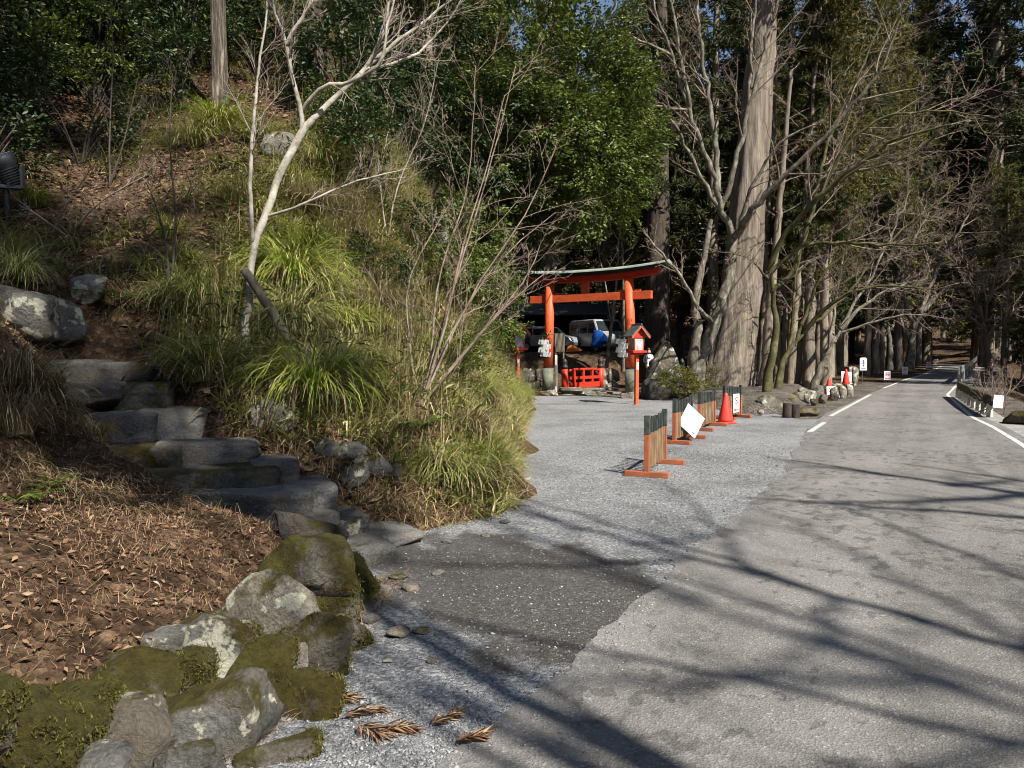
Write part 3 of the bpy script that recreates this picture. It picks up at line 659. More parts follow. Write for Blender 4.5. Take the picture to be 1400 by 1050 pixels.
def leafy_tree(name, base, crown_c, dims, n_spray, seed, lm, bm_, label, group=None, cat='tree', L=0.10, Wd=0.042, k=46, spread=0.5, trunk_r=0.12, droop=-0.15, limbs=10, extra=None):
    rg = np.random.default_rng(seed); base = np.asarray(base, dtype=float); cc = np.asarray(crown_c, dtype=float) - base
    root = empty(name, base, label, cat, group)
    C = crown_points(n_spray, dims, rg)
    if extra is not None:
        for (c2, d2, n2) in extra: C = np.concatenate([C, crown_points(n2, d2, rg) + (np.asarray(c2) - np.asarray(crown_c))])
    D = unit(C / np.asarray(dims)) + rg.normal(size=C.shape) * 0.45 + np.array([0, 0, droop])
    V, F = sprays(C + cc, D, k, spread, L, Wd, rg)
    link('crown', npmesh('crown', V, F), lm, root)
    top = cc + np.array([0, 0, dims[2] * 0.3])
    P, r = smooth_path([np.zeros(3) - np.array([0, 0, 0.3]), cc * np.array([0.4, 0.4, 0.5]), cc, top], [trunk_r, trunk_r * 0.8, trunk_r * 0.5, trunk_r * 0.2], 0.5, 0.03, rg)
    th = [(P, r, 8)]
    for j in range(limbs):
        t = rg.uniform(0.35, 0.9); i = int(t * (len(P) - 1)); tgt = C[rg.integers(len(C))] + cc
        Q, rq = smooth_path([P[i], (P[i] + tgt) / 2 + np.array([0, 0, 0.2]), tgt], [r[i] * 0.6, r[i] * 0.35, 0.012], 0.5, 0.02, rg); th.append((Q, rq, 5))
    link('trunk', tubes_mesh('trunk', th), bm_, root, True)
    return root

# ------------------------------------------------------------------ conifers
def cedar_meshes(seed, H, c0, rmax, nb, per, trunk_r, sprig=0.42):
    """trunk mesh and crown mesh of a tall cedar: drooping boughs with tufts of sprays; crown starts at c0"""
    rg = np.random.default_rng(seed)
    tr, rr_ = smooth_path([(0, 0, -0.4), (0.05, 0, 0.6), (rg.normal() * 0.1, rg.normal() * 0.1, H * 0.4), (rg.normal() * 0.15, rg.normal() * 0.15, H)], [trunk_r * 1.35, trunk_r, trunk_r * 0.72, 0.03], 0.8, 0.0)
    paths = [(tr, rr_, 10)]; P = []; D = []
    for j in range(nb):
        t = (j + rg.uniform()) / nb; h = c0 + (H - c0) * t ** 0.9; a = rg.uniform(0, 2 * PI)
        Lb = rmax * (1 - t) ** 0.75 * rg.uniform(0.55, 1.1) + 0.4
        d = np.array([math.cos(a), math.sin(a), 0.15 + 0.4 * t])
        Q = wander((0, 0, h), d, Lb, 6, 0.06, -0.07, rg); paths.append((Q, np.linspace(0.05 * (1.1 - t), 0.012, 7), 4))
        m = max(3, int(per * Lb / rmax))
        for _ in range(m):
            u = rg.uniform(0.22, 1.0) ** 0.7; i = min(int(u * 6), 5); p = Q[i] + (Q[i + 1] - Q[i]) * (u * 6 - i)
            p = p + rg.normal(size=3) * np.array([0.16, 0.16, 0.10]) * (0.6 + Lb / rmax)
            P.append(p); D.append(np.array([math.cos(a) * 0.6, math.sin(a) * 0.6, -0.25]) + rg.normal(size=3) * 0.55)
    P = np.array(P); D = np.array(D); k = 10
    PP = np.repeat(P, k, axis=0) + rg.normal(size=(len(P) * k, 3)) * 0.07; DD = np.repeat(unit(D), k, axis=0) + rg.normal(size=(len(P) * k, 3)) * 0.6
    V, F = leaves_arrays(PP, DD, rg.normal(size=PP.shape), sprig * rg.uniform(0.6, 1.25, len(PP)), 0.068 * rg.uniform(0.7, 1.3, len(PP)), 0.15)
    return tubes_mesh('trunk', paths), npmesh('crown', V, F)

# ------------------------------------------------------------------ sedge clumps
def sedge_mesh(name, n, rad, L, Wd, rg, droop=2.0, lean=(0.0, 0.0)):
    a = rg.uniform(0, 2 * PI, n); r = rad * np.sqrt(rg.uniform(0, 1, n)) * 0.45
    P = np.stack([r * np.cos(a), r * np.sin(a), -0.06 * np.ones(n)], axis=1)
    az = a + rg.normal(size=n) * 0.7
    hx = np.cos(az) + lean[0]; hy = np.sin(az) + lean[1]; az = np.arctan2(hy, hx)
    el = rg.uniform(0.75, 1.5, n); dr = droop * rg.uniform(0.55, 1.25, n) + (el - 1.1) * 0.5
    V, F = blades_arrays(P, az, el, L * rg.uniform(0.5, 1.15, n), Wd * rg.uniform(0.6, 1.2, n), dr, 5)
    return npmesh(name, V, F)
# ================================================================== the stairs and the stone wall (near left)
stairs = empty('stone_staircase', at(510, 770, 5.6) * np.array([1, 1, 0]), 'rough stone staircase climbing from the gravel up the grassy bank', 'staircase')
def step_stone(px0, px1, pyt, d, yaw, H, Wd, seed, m):
    """a tread stone whose top front edge lies at row pyt between two columns"""
    a = at(px0, pyt, d); b = at(px1, pyt, d); ln = (b[0] - a[0]) / math.cos(yaw) * 1.14; H *= 1.1; Wd *= 1.2
    c = (a + b) / 2; nrm = np.array([-math.sin(yaw), math.cos(yaw), 0])
    c = c + nrm * Wd * 0.5; c[2] -= H / 2
    o = rock('tread_stone', c - np.array(stairs.location), (ln, Wd, H), seed, m, stairs, yaw, (0.0, random.uniform(-0.03, 0.03)), p=11.0, rough=0.055, facets=1, n=18, freq=3.0)
    return o
S, SM = M['step'], M['stepmoss']
for a in [(452, 538, 752, 5.45, 0.55, 0.34, 0.52, 1, S), (505, 575, 732, 5.95, 0.6, 0.26, 0.5, 2, S),
          (376, 470, 716, 5.62, 0.5, 0.32, 0.6, 3, S), (446, 500, 706, 5.95, 0.6, 0.30, 0.5, 4, M['rock']),
          (282, 412, 676, 5.8, 0.4, 0.30, 0.62, 5, S), (396, 456, 664, 6.15, 0.45, 0.30, 0.6, 6, S),
          (196, 362, 645, 6.0, 0.32, 0.30, 0.62, 7, SM), (352, 404, 632, 6.3, 0.4, 0.28, 0.6, 8, S), (180, 255, 655, 5.9, 0.35, 0.30, 0.4, 9, SM),
          (148, 236, 612, 6.2, 0.28, 0.28, 0.6, 10, SM), (226, 338, 604, 6.4, 0.3, 0.30, 0.62, 11, S),
          (118, 200, 566, 6.55, 0.24, 0.32, 0.6, 12, S), (186, 264, 562, 6.7, 0.24, 0.32, 0.6, 13, S),
          (78, 150, 524, 6.9, 0.2, 0.26, 0.55, 14, S), (140, 216, 524, 7.0, 0.2, 0.26, 0.6, 15, SM),
          (52, 120, 492, 7.15, 0.15, 0.26, 0.5, 16, S), (108, 160, 496, 7.2, 0.2, 0.24, 0.5, 17, S), (150, 200, 500, 7.3, 0.15, 0.18, 0.4, 18, M['rockdark'])]:
    step_stone(*a)

wall = empty('stone_wall', gp(440, 1030), 'low retaining wall of mossy stones holding the leaf covered terrace', 'stone wall')
def wall_stone(px, py, d, w, h, seed, mk, rz=0.0, tilt=(0, 0), p=6.0, deep=0.85, rough=0.10, facets=8):
    c = at(px, py, d); dims = (w * d / FPX * 1.28, w * d / FPX * deep, h * d / FPX * 1.3)
    return rock('wall_stone', c - np.array(wall.location), dims, seed, M[mk], wall, rz, tilt, p=p, rough=rough, facets=facets, n=16)
for a in [(408, 792, 4.30, 112, 92, 21, 'rockmoss', 0.3, (0, 0.1)), (374, 838, 3.85, 92, 84, 22, 'rocktan', 0.4, (0.1, -0.2), 3.6), (288, 888, 3.40, 82, 76, 23, 'rocklichen', 0.2, (0, 0.5)),
          (172, 940, 3.0, 116, 72, 24, 'rockmoss', 0.1, (0, 0.12), 4.0), (312, 992, 2.98, 128, 104, 25, 'rock', 0.3, (0, -0.25), 4.0), (195, 1018, 2.78, 110, 96, 26, 'rock', 0.1, (0, 0.1), 4.0),
          (432, 905, 3.65, 100, 110, 27, 'rockmoss', 0.5), (398, 903, 3.48, 36, 48, 28, 'rockpale', 0.3), (424, 738, 4.85, 84, 62, 29, 'rockdark', 0.4, (0, 0.2)), (40, 1015, 2.55, 130, 100, 30, 'rockmoss', 0.0),
          (468, 880, 3.95, 66, 74, 31, 'rockmoss', 0.4), (420, 985, 3.25, 110, 100, 32, 'rockmoss', 0.4), (355, 925, 3.35, 80, 76, 33, 'rockmoss', 0.2), (100, 985, 2.72, 90, 70, 34, 'rockmoss', 0.0),
          (245, 930, 3.15, 70, 66, 35, 'rockmoss', 0.1), (445, 820, 4.3, 70, 80, 36, 'rockmoss', 0.6), (380, 1045, 2.9, 90, 60, 37, 'rockmoss', 0.3), (268, 1050, 2.7, 90, 60, 38, 'rock', 0.3),
          (120, 1055, 2.55, 110, 70, 39, 'rock', 0.0), (486, 800, 4.75, 56, 66, 40, 'rockmoss', 0.6), (236, 885, 3.35, 62, 40, 41, 'rock', 0.2), (318, 880, 3.62, 50, 50, 42, 'rockmoss', 0.2), (-70, 1000, 2.4, 130, 100, 43, 'rockmoss', 0.0)]:
    wall_stone(*a)

# loose boulders on the slope, each its own thing
for a in [(28, 424, 7.3, 100, 58, 51, 'rocklichen', 'long flat boulder crusted with pale lichen above the top step', 0.1, (0, 0.25)), (72, 448, 7.0, 76, 54, 52, 'rocklichen', 'rounded boulder half moss half white lichen beside the top step', 0.3, (0, 0.3)),
          (124, 400, 8.0, 46, 38, 53, 'rockpale', 'pale grey boulder half sunk in the leaf litter', 0, (0, 0)), (383, 584, 6.9, 44, 40, 54, 'rocklichen', 'dark stone with white patch beside the fifth step', 0, (0, 0.2)),
          (362, 572, 7.0, 34, 34, 55, 'rock', 'small mossy stone wedged beside the fifth step', 0, (0, 0)), (480, 625, 6.95, 40, 26, 56, 'rockpale', 'white crusted stone in the dry grass beside the steps', 0.4, (0, 0.2)),
          (512, 636, 6.95, 50, 26, 57, 'rocklichen', 'flat pale lichen stone at the foot of the dry bank', 0, (0, 0.1)), (538, 648, 6.95, 22, 18, 58, 'rockpale', 'small pale stone at the foot of the dry bank', 0, (0, 0)),
          (487, 650, 6.75, 30, 34, 59, 'rock', 'tilted grey slab leaning beside the third step', 0.3, (0, 0.8)), (448, 612, 6.9, 28, 24, 60, 'rock', 'grey stone half hidden in grass beside the fourth step', 0, (0, 0)),
          (385, 205, 13.0, 44, 36, 61, 'rockpale', 'weathered pale rock on the slope behind the leaning sapling', 0, (0, 0.2)), (594, 318, 14.2, 36, 70, 62, 'rockpale', 'tall pale rock outcrop among the bare shrubs', 0, (0, 0))]:
    px, py, d, w, h, sd, mk, lab, rz, tl = a
    g_ = hill_at(px, py + h * 0.3); d = g_[1]; g_[2] += h * d / FPX * 0.22
    o = rock('boulder', g_, (w * d / FPX * 1.1, w * d / FPX * 0.8, h * d / FPX * 1.15), sd, M[mk], None, rz, tl, p=3.2, rough=0.12, n=11)
    tag(o, lab, 'rock')
# stones lying on the gravel edge
LOOSE = ['largest flat grey slab lying in the gravel below the wall', 'flat stone touching the gravel slab below the wall', 'brownish stone at the wall foot near the lowest step', 'rounded stone in the gravel below the lowest step', 'small stone in the dry grass under the big sedge clump', 'small stone under the drooping end of the big sedge', 'tiny stone under the middle of the big sedge clump', 'grey stone at the edge of the dark gravel patch', 'low stone tucked against the lowest step', 'small brown stone at the shaded gravel by the wall', 'pale stone at the bank edge beyond the big sedge', 'dark little stone at the bank edge beyond the big sedge', 'small grey stone against the mossy wall foot', 'tiny stone between bank edge and gravel']
for i, (px, py, w) in enumerate([(545, 868, 30), (575, 864, 22), (505, 848, 26), (560, 806, 24), (612, 742, 14), (690, 715, 14), (664, 733, 12), (600, 785, 18), (545, 790, 22), (590, 905, 14), (715, 640, 12), (720, 655, 9), (530, 905, 12), (705, 655, 8)]):
    g = gp(px, py); s = w * g[1] / FPX
    o = rock('loose_stone', g + np.array([0, 0, s * 0.12]), (s * 1.2, s, s * 0.45), 80 + i, M['rock' if i % 3 else 'rocktan'], None, random.uniform(0, 3), n=5)
    tag(o, LOOSE[i], 'stone', 'loose stones at the gravel edge')

# ================================================================== torii gate
Lp = np.array([1.30, 27.0, 0.0]); Rp = np.array([4.06, 25.15, 0.0])
ax = Rp - Lp; span = np.linalg.norm(ax); tz = math.atan2(ax[1], ax[0]); mid = (Lp + Rp) / 2
torii = empty('torii_gate', mid, 'vermilion wooden torii gate with black pillar feet and green copper roof', 'torii gate', None, tz)
h0 = 4.05; half = span / 2
for s in (-1, 1):
    st = rock('base_stone', (s * half, 0, 0.06), (0.72, 0.66, 0.36), 90 + s, M['rocktan'], torii, 0.4 * s, p=4, n=8); 
    b = MB(); b.tube([(s * half, 0, 0.12), (s * (half - 0.02), 0, 0.98)], [0.205, 0.20], 20); b.build('pillar_foot', M['sleeve'], torii, True)
    b = MB(); b.tube([(s * (half - 0.02), 0, 0.97), (s * (half - 0.06), 0, 2.4), (s * (half - 0.11), 0, h0)], [0.175, 0.17, 0.16], 20); pl = b.build('pillar', M['vermilion'], torii, True)
    b = MB(); b.tube([(s * (half - 0.02), 0, 0.985), (s * (half - 0.02), 0, 1.03)], 0.183, 20); b.build('metal_band', M['black'], pl)
    b = MB(); b.tube([(s * (half - 0.06), 0, 2.20), (s * (half - 0.06), 0, 2.225)], 0.176, 20); b.build('rope_band', M['stake'], pl)
# tie beam, wedges, strut
b = MB(); b.box((0, 0, 3.48), (span + 1.45, 0.15, 0.27)); nuki = b.build('tie_beam', M['vermilion'], torii, bevel=0.01)
for s in (-1, 1):
    for q in (-1, 1):
        b = MB(); b.box((s * (half - 0.08) + q * 0.30, 0, 3.615 + 0.03), (0.24, 0.12, 0.09)); b.build('wedge', M['vermilion'], torii, bevel=0.008)
b = MB(); b.box((-0.12, 0, 3.83), (0.30, 0.13, 0.46)); b.build('centre_strut', M['vermilion'], torii, bevel=0.01)
# upper lintels follow the same upward curve
def lintel(name, x0, x1, zc, w, h, m, flare, parent, n=28, tilt=0.0):
    V = []; F = []
    for i in range(n + 1):
        t = -1 + 2 * i / n; x = x0 + (x1 - x0) * i / n; up = 0.15 * abs(t) ** 2.4
        for (yy, zz) in ((-w / 2, 0), (w / 2, 0), (w / 2 * flare, h), (0, h + tilt), (-w / 2 * flare, h)): V.append((x + (0.12 * t * zz / 0.3 if name != 'roof_cladding' else 0), yy, zc + zz + up))
    for i in range(n):
        for k in range(5): F.append((i * 5 + k, i * 5 + (k + 1) % 5, (i + 1) * 5 + (k + 1) % 5, (i + 1) * 5 + k))
    F += [tuple(range(5))[::-1], tuple(n * 5 + k for k in range(5))]
    b_ = MB(); b_.add(V, F); return b_.build(name, m, parent)
lintel('lower_lintel', -half - 0.95, half + 0.95, h0 - 0.03, 0.25, 0.21, M['verm_dark'], 1.0, torii)
ksg = lintel('top_lintel', -half - 1.15, half + 1.15, h0 + 0.18, 0.38, 0.12, M['black'], 1.15, torii)
lintel('roof_cladding', -half - 1.32, half + 1.32, h0 + 0.30, 0.56, 0.045, M['copper'], 0.92, ksg, tilt=0.07)

def shide(loc, rz, label):
    root = empty('paper_streamers', loc, label, 'paper streamers', 'paper streamers on the gate pillars', rz)
    for k, x in enumerate((-0.13, 0.0, 0.13)):
        b = MB()
        for j in range(4): b.box((x + (0.045 if j % 2 else -0.045), -0.10 - 0.03 * (k % 2) - 0.004 * j, 0.30 - j * 0.145), (0.16, 0.012, 0.17), ry=0.22)
        b.build('streamer', M['paper'], root)
    rg = np.random.default_rng(int(loc[0] * 100)); n = 70
    P = np.stack([rg.uniform(-0.2, 0.2, n), rg.uniform(-0.05, 0.0, n), rg.uniform(-0.28, 0.62, n)], axis=1)
    V, F = leaves_arrays(P, rand_dirs(n) + np.array([0, -0.3, 0]), rand_dirs(n), rg.uniform(0.09, 0.16, n), rg.uniform(0.05, 0.08, n))
    link('sprig', npmesh('sprig', V, F), M['leaf_dark'], root)
    return root
face = math.atan2(0.47, 0.88) * 0 + tz
for P_, s, lab in ((Lp, -1, 'white folded paper streamers with evergreen sprig tied to the left pillar beside the red bridge'), (Rp, 1, 'white folded paper streamers with evergreen sprig tied to the pillar behind the lantern')):
    c = mid + np.array([math.cos(tz), math.sin(tz), 0]) * s * (half - 0.05) + np.array([-math.sin(tz) * -1, math.cos(tz) * -1, 0]) * 0.19
    if s > 0: c = c + np.array([-0.13, 0.03, 0])
    c[2] = 1.62; shide(c, tz if s < 0 else tz - 0.25, lab)

# ================================================================== lanterns on red posts
def lantern(loc, rz, H, label):
    t = empty('lantern_post', loc, label, 'lantern', 'red roofed lanterns beside the gate', rz)
    b = MB(); b.box((0, 0, H / 2 - 0.2), (0.125, 0.125, H + 0.4)); ps = b.build('post', M['vermilion'], t, bevel=0.008)
    b = MB(); b.box((0, -0.066, H - 0.42), (0.07, 0.006, 0.22)); b.build('name_plate', M['paper'], ps)
    b = MB(); b.box((0, 0, H + 0.0), (0.56, 0.50, 0.07)); b.box((0, 0, H - 0.06), (0.36, 0.34, 0.07)); b.build('tray', M['verm_dark'], t, bevel=0.008)
    for x in (-1, 1):
        for y in (-1, 1):
            b = MB(); b.bar((x * 0.165, y * 0.15, H + 0.03), (x * 0.19, y * 0.17, H + 0.42), 0.035, 0.035); b.build('corner_stile', M['vermilion'], t)
    for sgn in (-1, 1):
        b = MB(); b.box((0, sgn * 0.15, H + 0.225), (0.31, 0.012, 0.36)); b.build('pane', M['lanternpane'], t)
        b = MB(); b.box((sgn * 0.17, 0, H + 0.225), (0.012, 0.28, 0.36)); b.build('pane', M['lanternpane'], t)
    b = MB(); b.box((0, 0, H + 0.44), (0.42, 0.38, 0.05)); b.build('top_rail', M['verm_dark'], t)
    g = MB(); g.prism([(-0.22, H + 0.465), (0.22, H + 0.465), (0, H + 0.72)], -0.17, 0.17); g.build('gable', M['verm_dark'], t)
    r = MB()
    for s in (-1, 1):
        r.add([(0, -0.32, H + 0.78), (0, 0.32, H + 0.78), (s * 0.36, 0.32, H + 0.43), (s * 0.36, -0.32, H + 0.43), (0, -0.32, H + 0.82), (0, 0.32, H + 0.82), (s * 0.38, 0.32, H + 0.465), (s * 0.38, -0.32, H + 0.465)],
              [(0, 1, 2, 3), (4, 7, 6, 5), (0, 4, 5, 1), (1, 5, 6, 2), (2, 6, 7, 3), (3, 7, 4, 0)])
    rf = r.build('roof', M['rooftile'], t)
    b = MB(); b.tube([(0, -0.34, H + 0.81), (0, 0.34, H + 0.81)], 0.03, 8); b.build('ridge', M['rooftile'], rf)
    b = MB()
    for s in (-1, 1): b.bar((0, -0.30, H + 0.75), (s * 0.35, -0.30, H + 0.41), 0.03, 0.05)
    b.build('bargeboard', M['vermilion'], rf)
    t.scale = (0.85, 0.85, 1.0)
    return t
g2 = gp(870, 553); lantern(g2, 0.35, 1.58, 'red lantern post with dark gabled roof in front of the right gate pillar')
g1 = at(708, 519, 22.5); g1[2] = 0.25; lantern(g1, 0.35, 1.42, 'red lantern post with dark gabled roof rising out of the grassy bank')

# ================================================================== slat barricades, cone, signs
def barricade(a, b_, label, H=0.76, n=9):
    """a near foot, b_ far foot on the ground"""
    d = b_ - a; L = np.linalg.norm(d[:2]); rz = math.atan2(d[1], d[0])
    t = empty('slat_barricade', (a + b_) / 2, label, 'barricade', 'slat barricades on the gravel', rz)
    for s in (-1, 1):
        b = MB(); b.box((s * L / 2, 0, 0.035), (0.085, 0.56, 0.07)); b.build('foot', M['slatred'], t, bevel=0.006)
        b = MB(); b.box((s * L / 2, 0, H * 0.385), (0.06, 0.065, H * 0.65)); p = b.build('post', M['slatred' if n % 2 else 'slatwood'], t, bevel=0.004)
        b = MB(); b.box((s * L / 2, 0, H * 0.87), (0.062, 0.067, H * 0.32)); b.build('black_tip', M['slatblack'], p, bevel=0.004)
    for z in (0.14, H * 0.55):
        b = MB(); b.box((0, 0.014, z), (L, 0.022, 0.05)); b.build('rail', M['slatred'], t)
    for k in range(n):
        x = -L / 2 + L * (k + 1) / (n + 1); hh = H * random.uniform(0.97, 1.0)
        b = MB(); b.box((x, -0.010, 0.09 + (hh * 0.72 - 0.09) / 2), (0.038, 0.018, hh * 0.72 - 0.09)); s_ = b.build('slat', M['slatwood'], t)
        b = MB(); b.box((x, -0.010, hh * 0.86 + 0.001), (0.0385, 0.0185, hh * 0.28)); b.build('black_tip', M['slatblack'], s_)
    return t, rz, L
b1, rz1, L1 = barricade(gp(884, 652), gp(908, 634), 'wooden slat barricade standing alone with a sharp shadow beside it')
b2, rz2, L2 = barricade(gp(922, 607), gp(944, 599), 'slat barricade with a tilted white notice hung on it')
b3, rz3, L3 = barricade(gp(956, 589), gp(976, 582), 'weathered slat barricade between the tilted notice and the red cone')
b4, rz4, L4 = barricade(gp(990, 573.5), gp(1012, 570.5), 'orange slat barricade behind the red cone with a small no parking notice')
def board(name, loc, rz, w, h, m, label, cat, tilt=0.0, marks=None, group=None, thick=0.008, lean=0.0):
    """a thin board facing local -y, standing on its centre point loc"""
    t = empty(name, loc, label, cat, group, rz); t.rotation_euler = (lean, tilt, rz)
    b = MB(); b.box((0, 0, 0), (w, thick, h)); b.build('panel', m, t)
    if marks: marks(t, w, h, thick)
    return t
def m_paper(t, w, h, th):
    for k in range(6): 
        b = MB(); b.box((w * (0.22 + 0.03 * k), -th / 2 - 0.002, -h * 0.38 + 0.006 * (k % 2)), (w * 0.022, 0.003, h * 0.04)); b.build('lettering', M['ink'], t)
def m_nopark(t, w, h, th):
    V = []; F = []; n = 24; r = w * 0.30
    for k in range(n):
        a = 2 * PI * k / n
        for q in (r, r * 0.74): V.append((q * math.cos(a), -th / 2 - 0.003, h * 0.14 + q * math.sin(a)))
    for k in range(n): k2 = (k + 1) % n; F.append((2 * k, 2 * k2, 2 * k2 + 1, 2 * k + 1))
    b = MB(); b.add(V, F); b.build('prohibition_ring', M['signred'], t)
    b = MB(); b.box((0, -th / 2 - 0.0035, h * 0.14), (r * 1.7, 0.002, r * 0.2), ry=0.78); b.build('prohibition_bar', M['signred'], t)
    b = MB(); b.box((0, -th / 2 - 0.0025, h * 0.14), (r * 0.9, 0.002, r * 0.42)); b.build('car_symbol', M['ink'], t)
    b = MB()
    for k in range(4): b.box((-w * 0.3 + w * 0.2 * k, -th / 2 - 0.003, -h * 0.36), (w * 0.14, 0.003, h * 0.11))
    b.build('lettering', M['signred'], t)
def on_barr(bt, rz, x, y, z): 
    c = np.array(bt.location); return c + np.array([math.cos(rz) * x - math.sin(rz) * y, math.sin(rz) * x + math.cos(rz) * y, z])
board('paper_notice', on_barr(b2, rz2, 0.05, -0.14, 0.36), rz2 - 0.5, 0.50, 0.42, M['paper'], 'tilted white paper notice hung on the slats of a barricade', 'notice', 0.62, m_paper)
board('parking_notice', on_barr(b4, rz4, 0.12, -0.032, 0.36), rz4, 0.30, 0.44, M['paper'], 'white no parking notice with red ring on the orange barricade', 'notice', 0.0, m_nopark)
def cone(loc, H, label, group, r=0.17):
    t = empty('traffic_cone', loc, label, 'traffic cone', group, 0.2)
    b = MB(); b.lathe([(r, 0.04), (r * 0.96, 0.10), (0.045, H - 0.05), (0.032, H - 0.01), (0.012, H)], 20); b.build('cone_body', M['cone'], t, True)
    b = MB(); b.box((0, 0, 0.02), (0.36, 0.36, 0.04)); b.build('base_plate', M['cone'], t, bevel=0.012)
    return t
cone(gp(992, 579), 0.68, 'bright red traffic cone standing before the orange barricade', 'red traffic cones')
c2 = gp(1133, 546.5); cone(c2, 0.72, 'red traffic cone with a white no parking board at the stone edging', 'red traffic cones')
board('parking_notice', c2 + np.array([-0.02, -0.22, 0.28]), 0.1, 0.30, 0.34, M['paper'], 'square white no parking board leaning on the cone by the stone edging', 'notice', 0.0, m_nopark, lean=-0.12)
c3 = gp(1156.5, 525.5); cone(c3, 0.72, 'red traffic cone partly behind white boards at the side lane', 'red traffic cones')
for (px, py, lab) in ((1151, 524, 'white no parking board beside the cone at the side lane'), (1158, 525, 'white no parking board in front of the cone at the side lane')):
    q = gp(px, py); board('parking_notice', q + np.array([0, -0.25, 0.3]), 0.1, 0.28, 0.55, M['paper'], lab, 'notice', 0.0, m_nopark, lean=-0.08)
for (px, py, w_, lab) in ((1213, 523.5, 0.34, 'low white no parking board in the shade past the tall sign'), (1237, 515.5, 0.34, 'low white no parking board in sunlight by the bend'), (1269.5, 506, 0.34, 'low white no parking board in shade near the far bend'), (1280, 500.5, 0.34, 'small pale no parking board at the far bend')):
    q = gp(px, py); t = board('parking_notice', q + np.array([0, 0, 0.36]), 0.15, w_, 0.42, M['paper'], lab, 'notice', 0.0, m_nopark)
    for s in (-1, 1):
        b = MB(); b.bar((s * 0.12, 0.03, -0.38), (s * 0.12, 0.03, 0.1), 0.03, 0.03); b.build('leg', M['metal'], t)
def m_pagoda(t, w, h, th):
    y = -th / 2 - 0.003; b = MB()
    for k, (ww, zz) in enumerate(((0.10, 0.30), (0.22, 0.22), (0.14, 0.12), (0.26, 0.02), (0.18, -0.08), (0.12, -0.16))): b.box((0, y, h * zz), (w * ww * 1.5, 0.003, h * 0.075))
    b.build('lantern_symbol', M['ink'], t)
    b = MB()
    for k in range(5): b.box((-w * 0.3 + w * 0.15 * k, y, -h * 0.34), (w * 0.1, 0.003, h * 0.1))
    b.build('lettering', M['ink'], t)
q = gp(1179.5, 524); sg = empty('shrine_sign', q, 'white gable topped board with dark lantern symbol on a thin pole', 'sign', None, 0.25)
b = MB(); ww, hh = 0.19, 0.60; z0 = 0.62
b.prism([(-ww, z0), (ww, z0), (ww, z0 + hh * 0.9), (ww * 0.6, z0 + hh), (-ww * 0.6, z0 + hh), (-ww, z0 + hh * 0.9)], -0.02, 0.02); b.build('panel', M['paper'], sg)
b = MB(); b.tube([(0, 0.04, -0.2), (0, 0.04, z0 + hh * 0.8)], 0.022, 8); b.build('pole', M['metal'], sg)
tt = empty('x', (0, 0, z0 + hh / 2)); m_pagoda(tt, ww * 2, hh, 0.04)
for o in list(tt.children): o.parent = sg; o.location.z += z0 + hh / 2
bpy.data.objects.remove(tt)
# ================================================================== behind and beside the gate
def jit(v, k=0.0): return v + np.array([random.uniform(-k, k), random.uniform(-k, k), 0])
# earth bank and parking terrace behind the bridge
bankV = []; bankF = []
ny, nx = 26, 40
for i in range(ny + 1):
    for j in range(nx + 1):
        x = -3.5 + 13.0 * j / nx; y = 33.5 + 24 * (i / ny) ** 1.6
        e = np.clip((y - 34.2 - 0.25 * math.sin(x * 1.3)) / 3.2, 0, 1); z = -0.15 + 1.52 * (e * e * (3 - 2 * e)) * np.clip((9.3 - x) / 2.2, 0, 1)
        bankV.append((x, y, gz(0, y) + z + 0.08 * mnoise.fractal(Vector((x, y, 0)), 1, 2, 4)))
for i in range(ny):
    for j in range(nx): a = i * (nx + 1) + j; bankF.append((a, a + 1, a + nx + 2, a + nx + 1))
tag(link('earth_bank', npmesh('earth_bank', np.array(bankV), np.array(bankF)), M['soil_tone'], smooth=True), 'brown earth bank and parking terrace behind the bridge', None, None, 'structure')
# rough stone facing under the bank
sw = empty('bank_wall', (3.6, 33.0, 0), 'pale rough stone facing under the earth bank behind the bridge', 'stone wall')
k = 0
for px in list(range(826, 850, 8)) + list(range(700, 750, 9)):
    for py, h in ((513, 17), (527, 14)):
        c = at(px + random.uniform(-2, 2), py, 32.6); s_ = 10.5 * 32.6 / FPX
        rock('facing_stone', c - np.array(sw.location), (s_ * 1.1, 0.4, h * 32.6 / FPX * 1.1), 200 + k, M['rockpale' if px > 800 else 'rock'], sw, random.uniform(-0.3, 0.3), n=5, p=4); k += 1
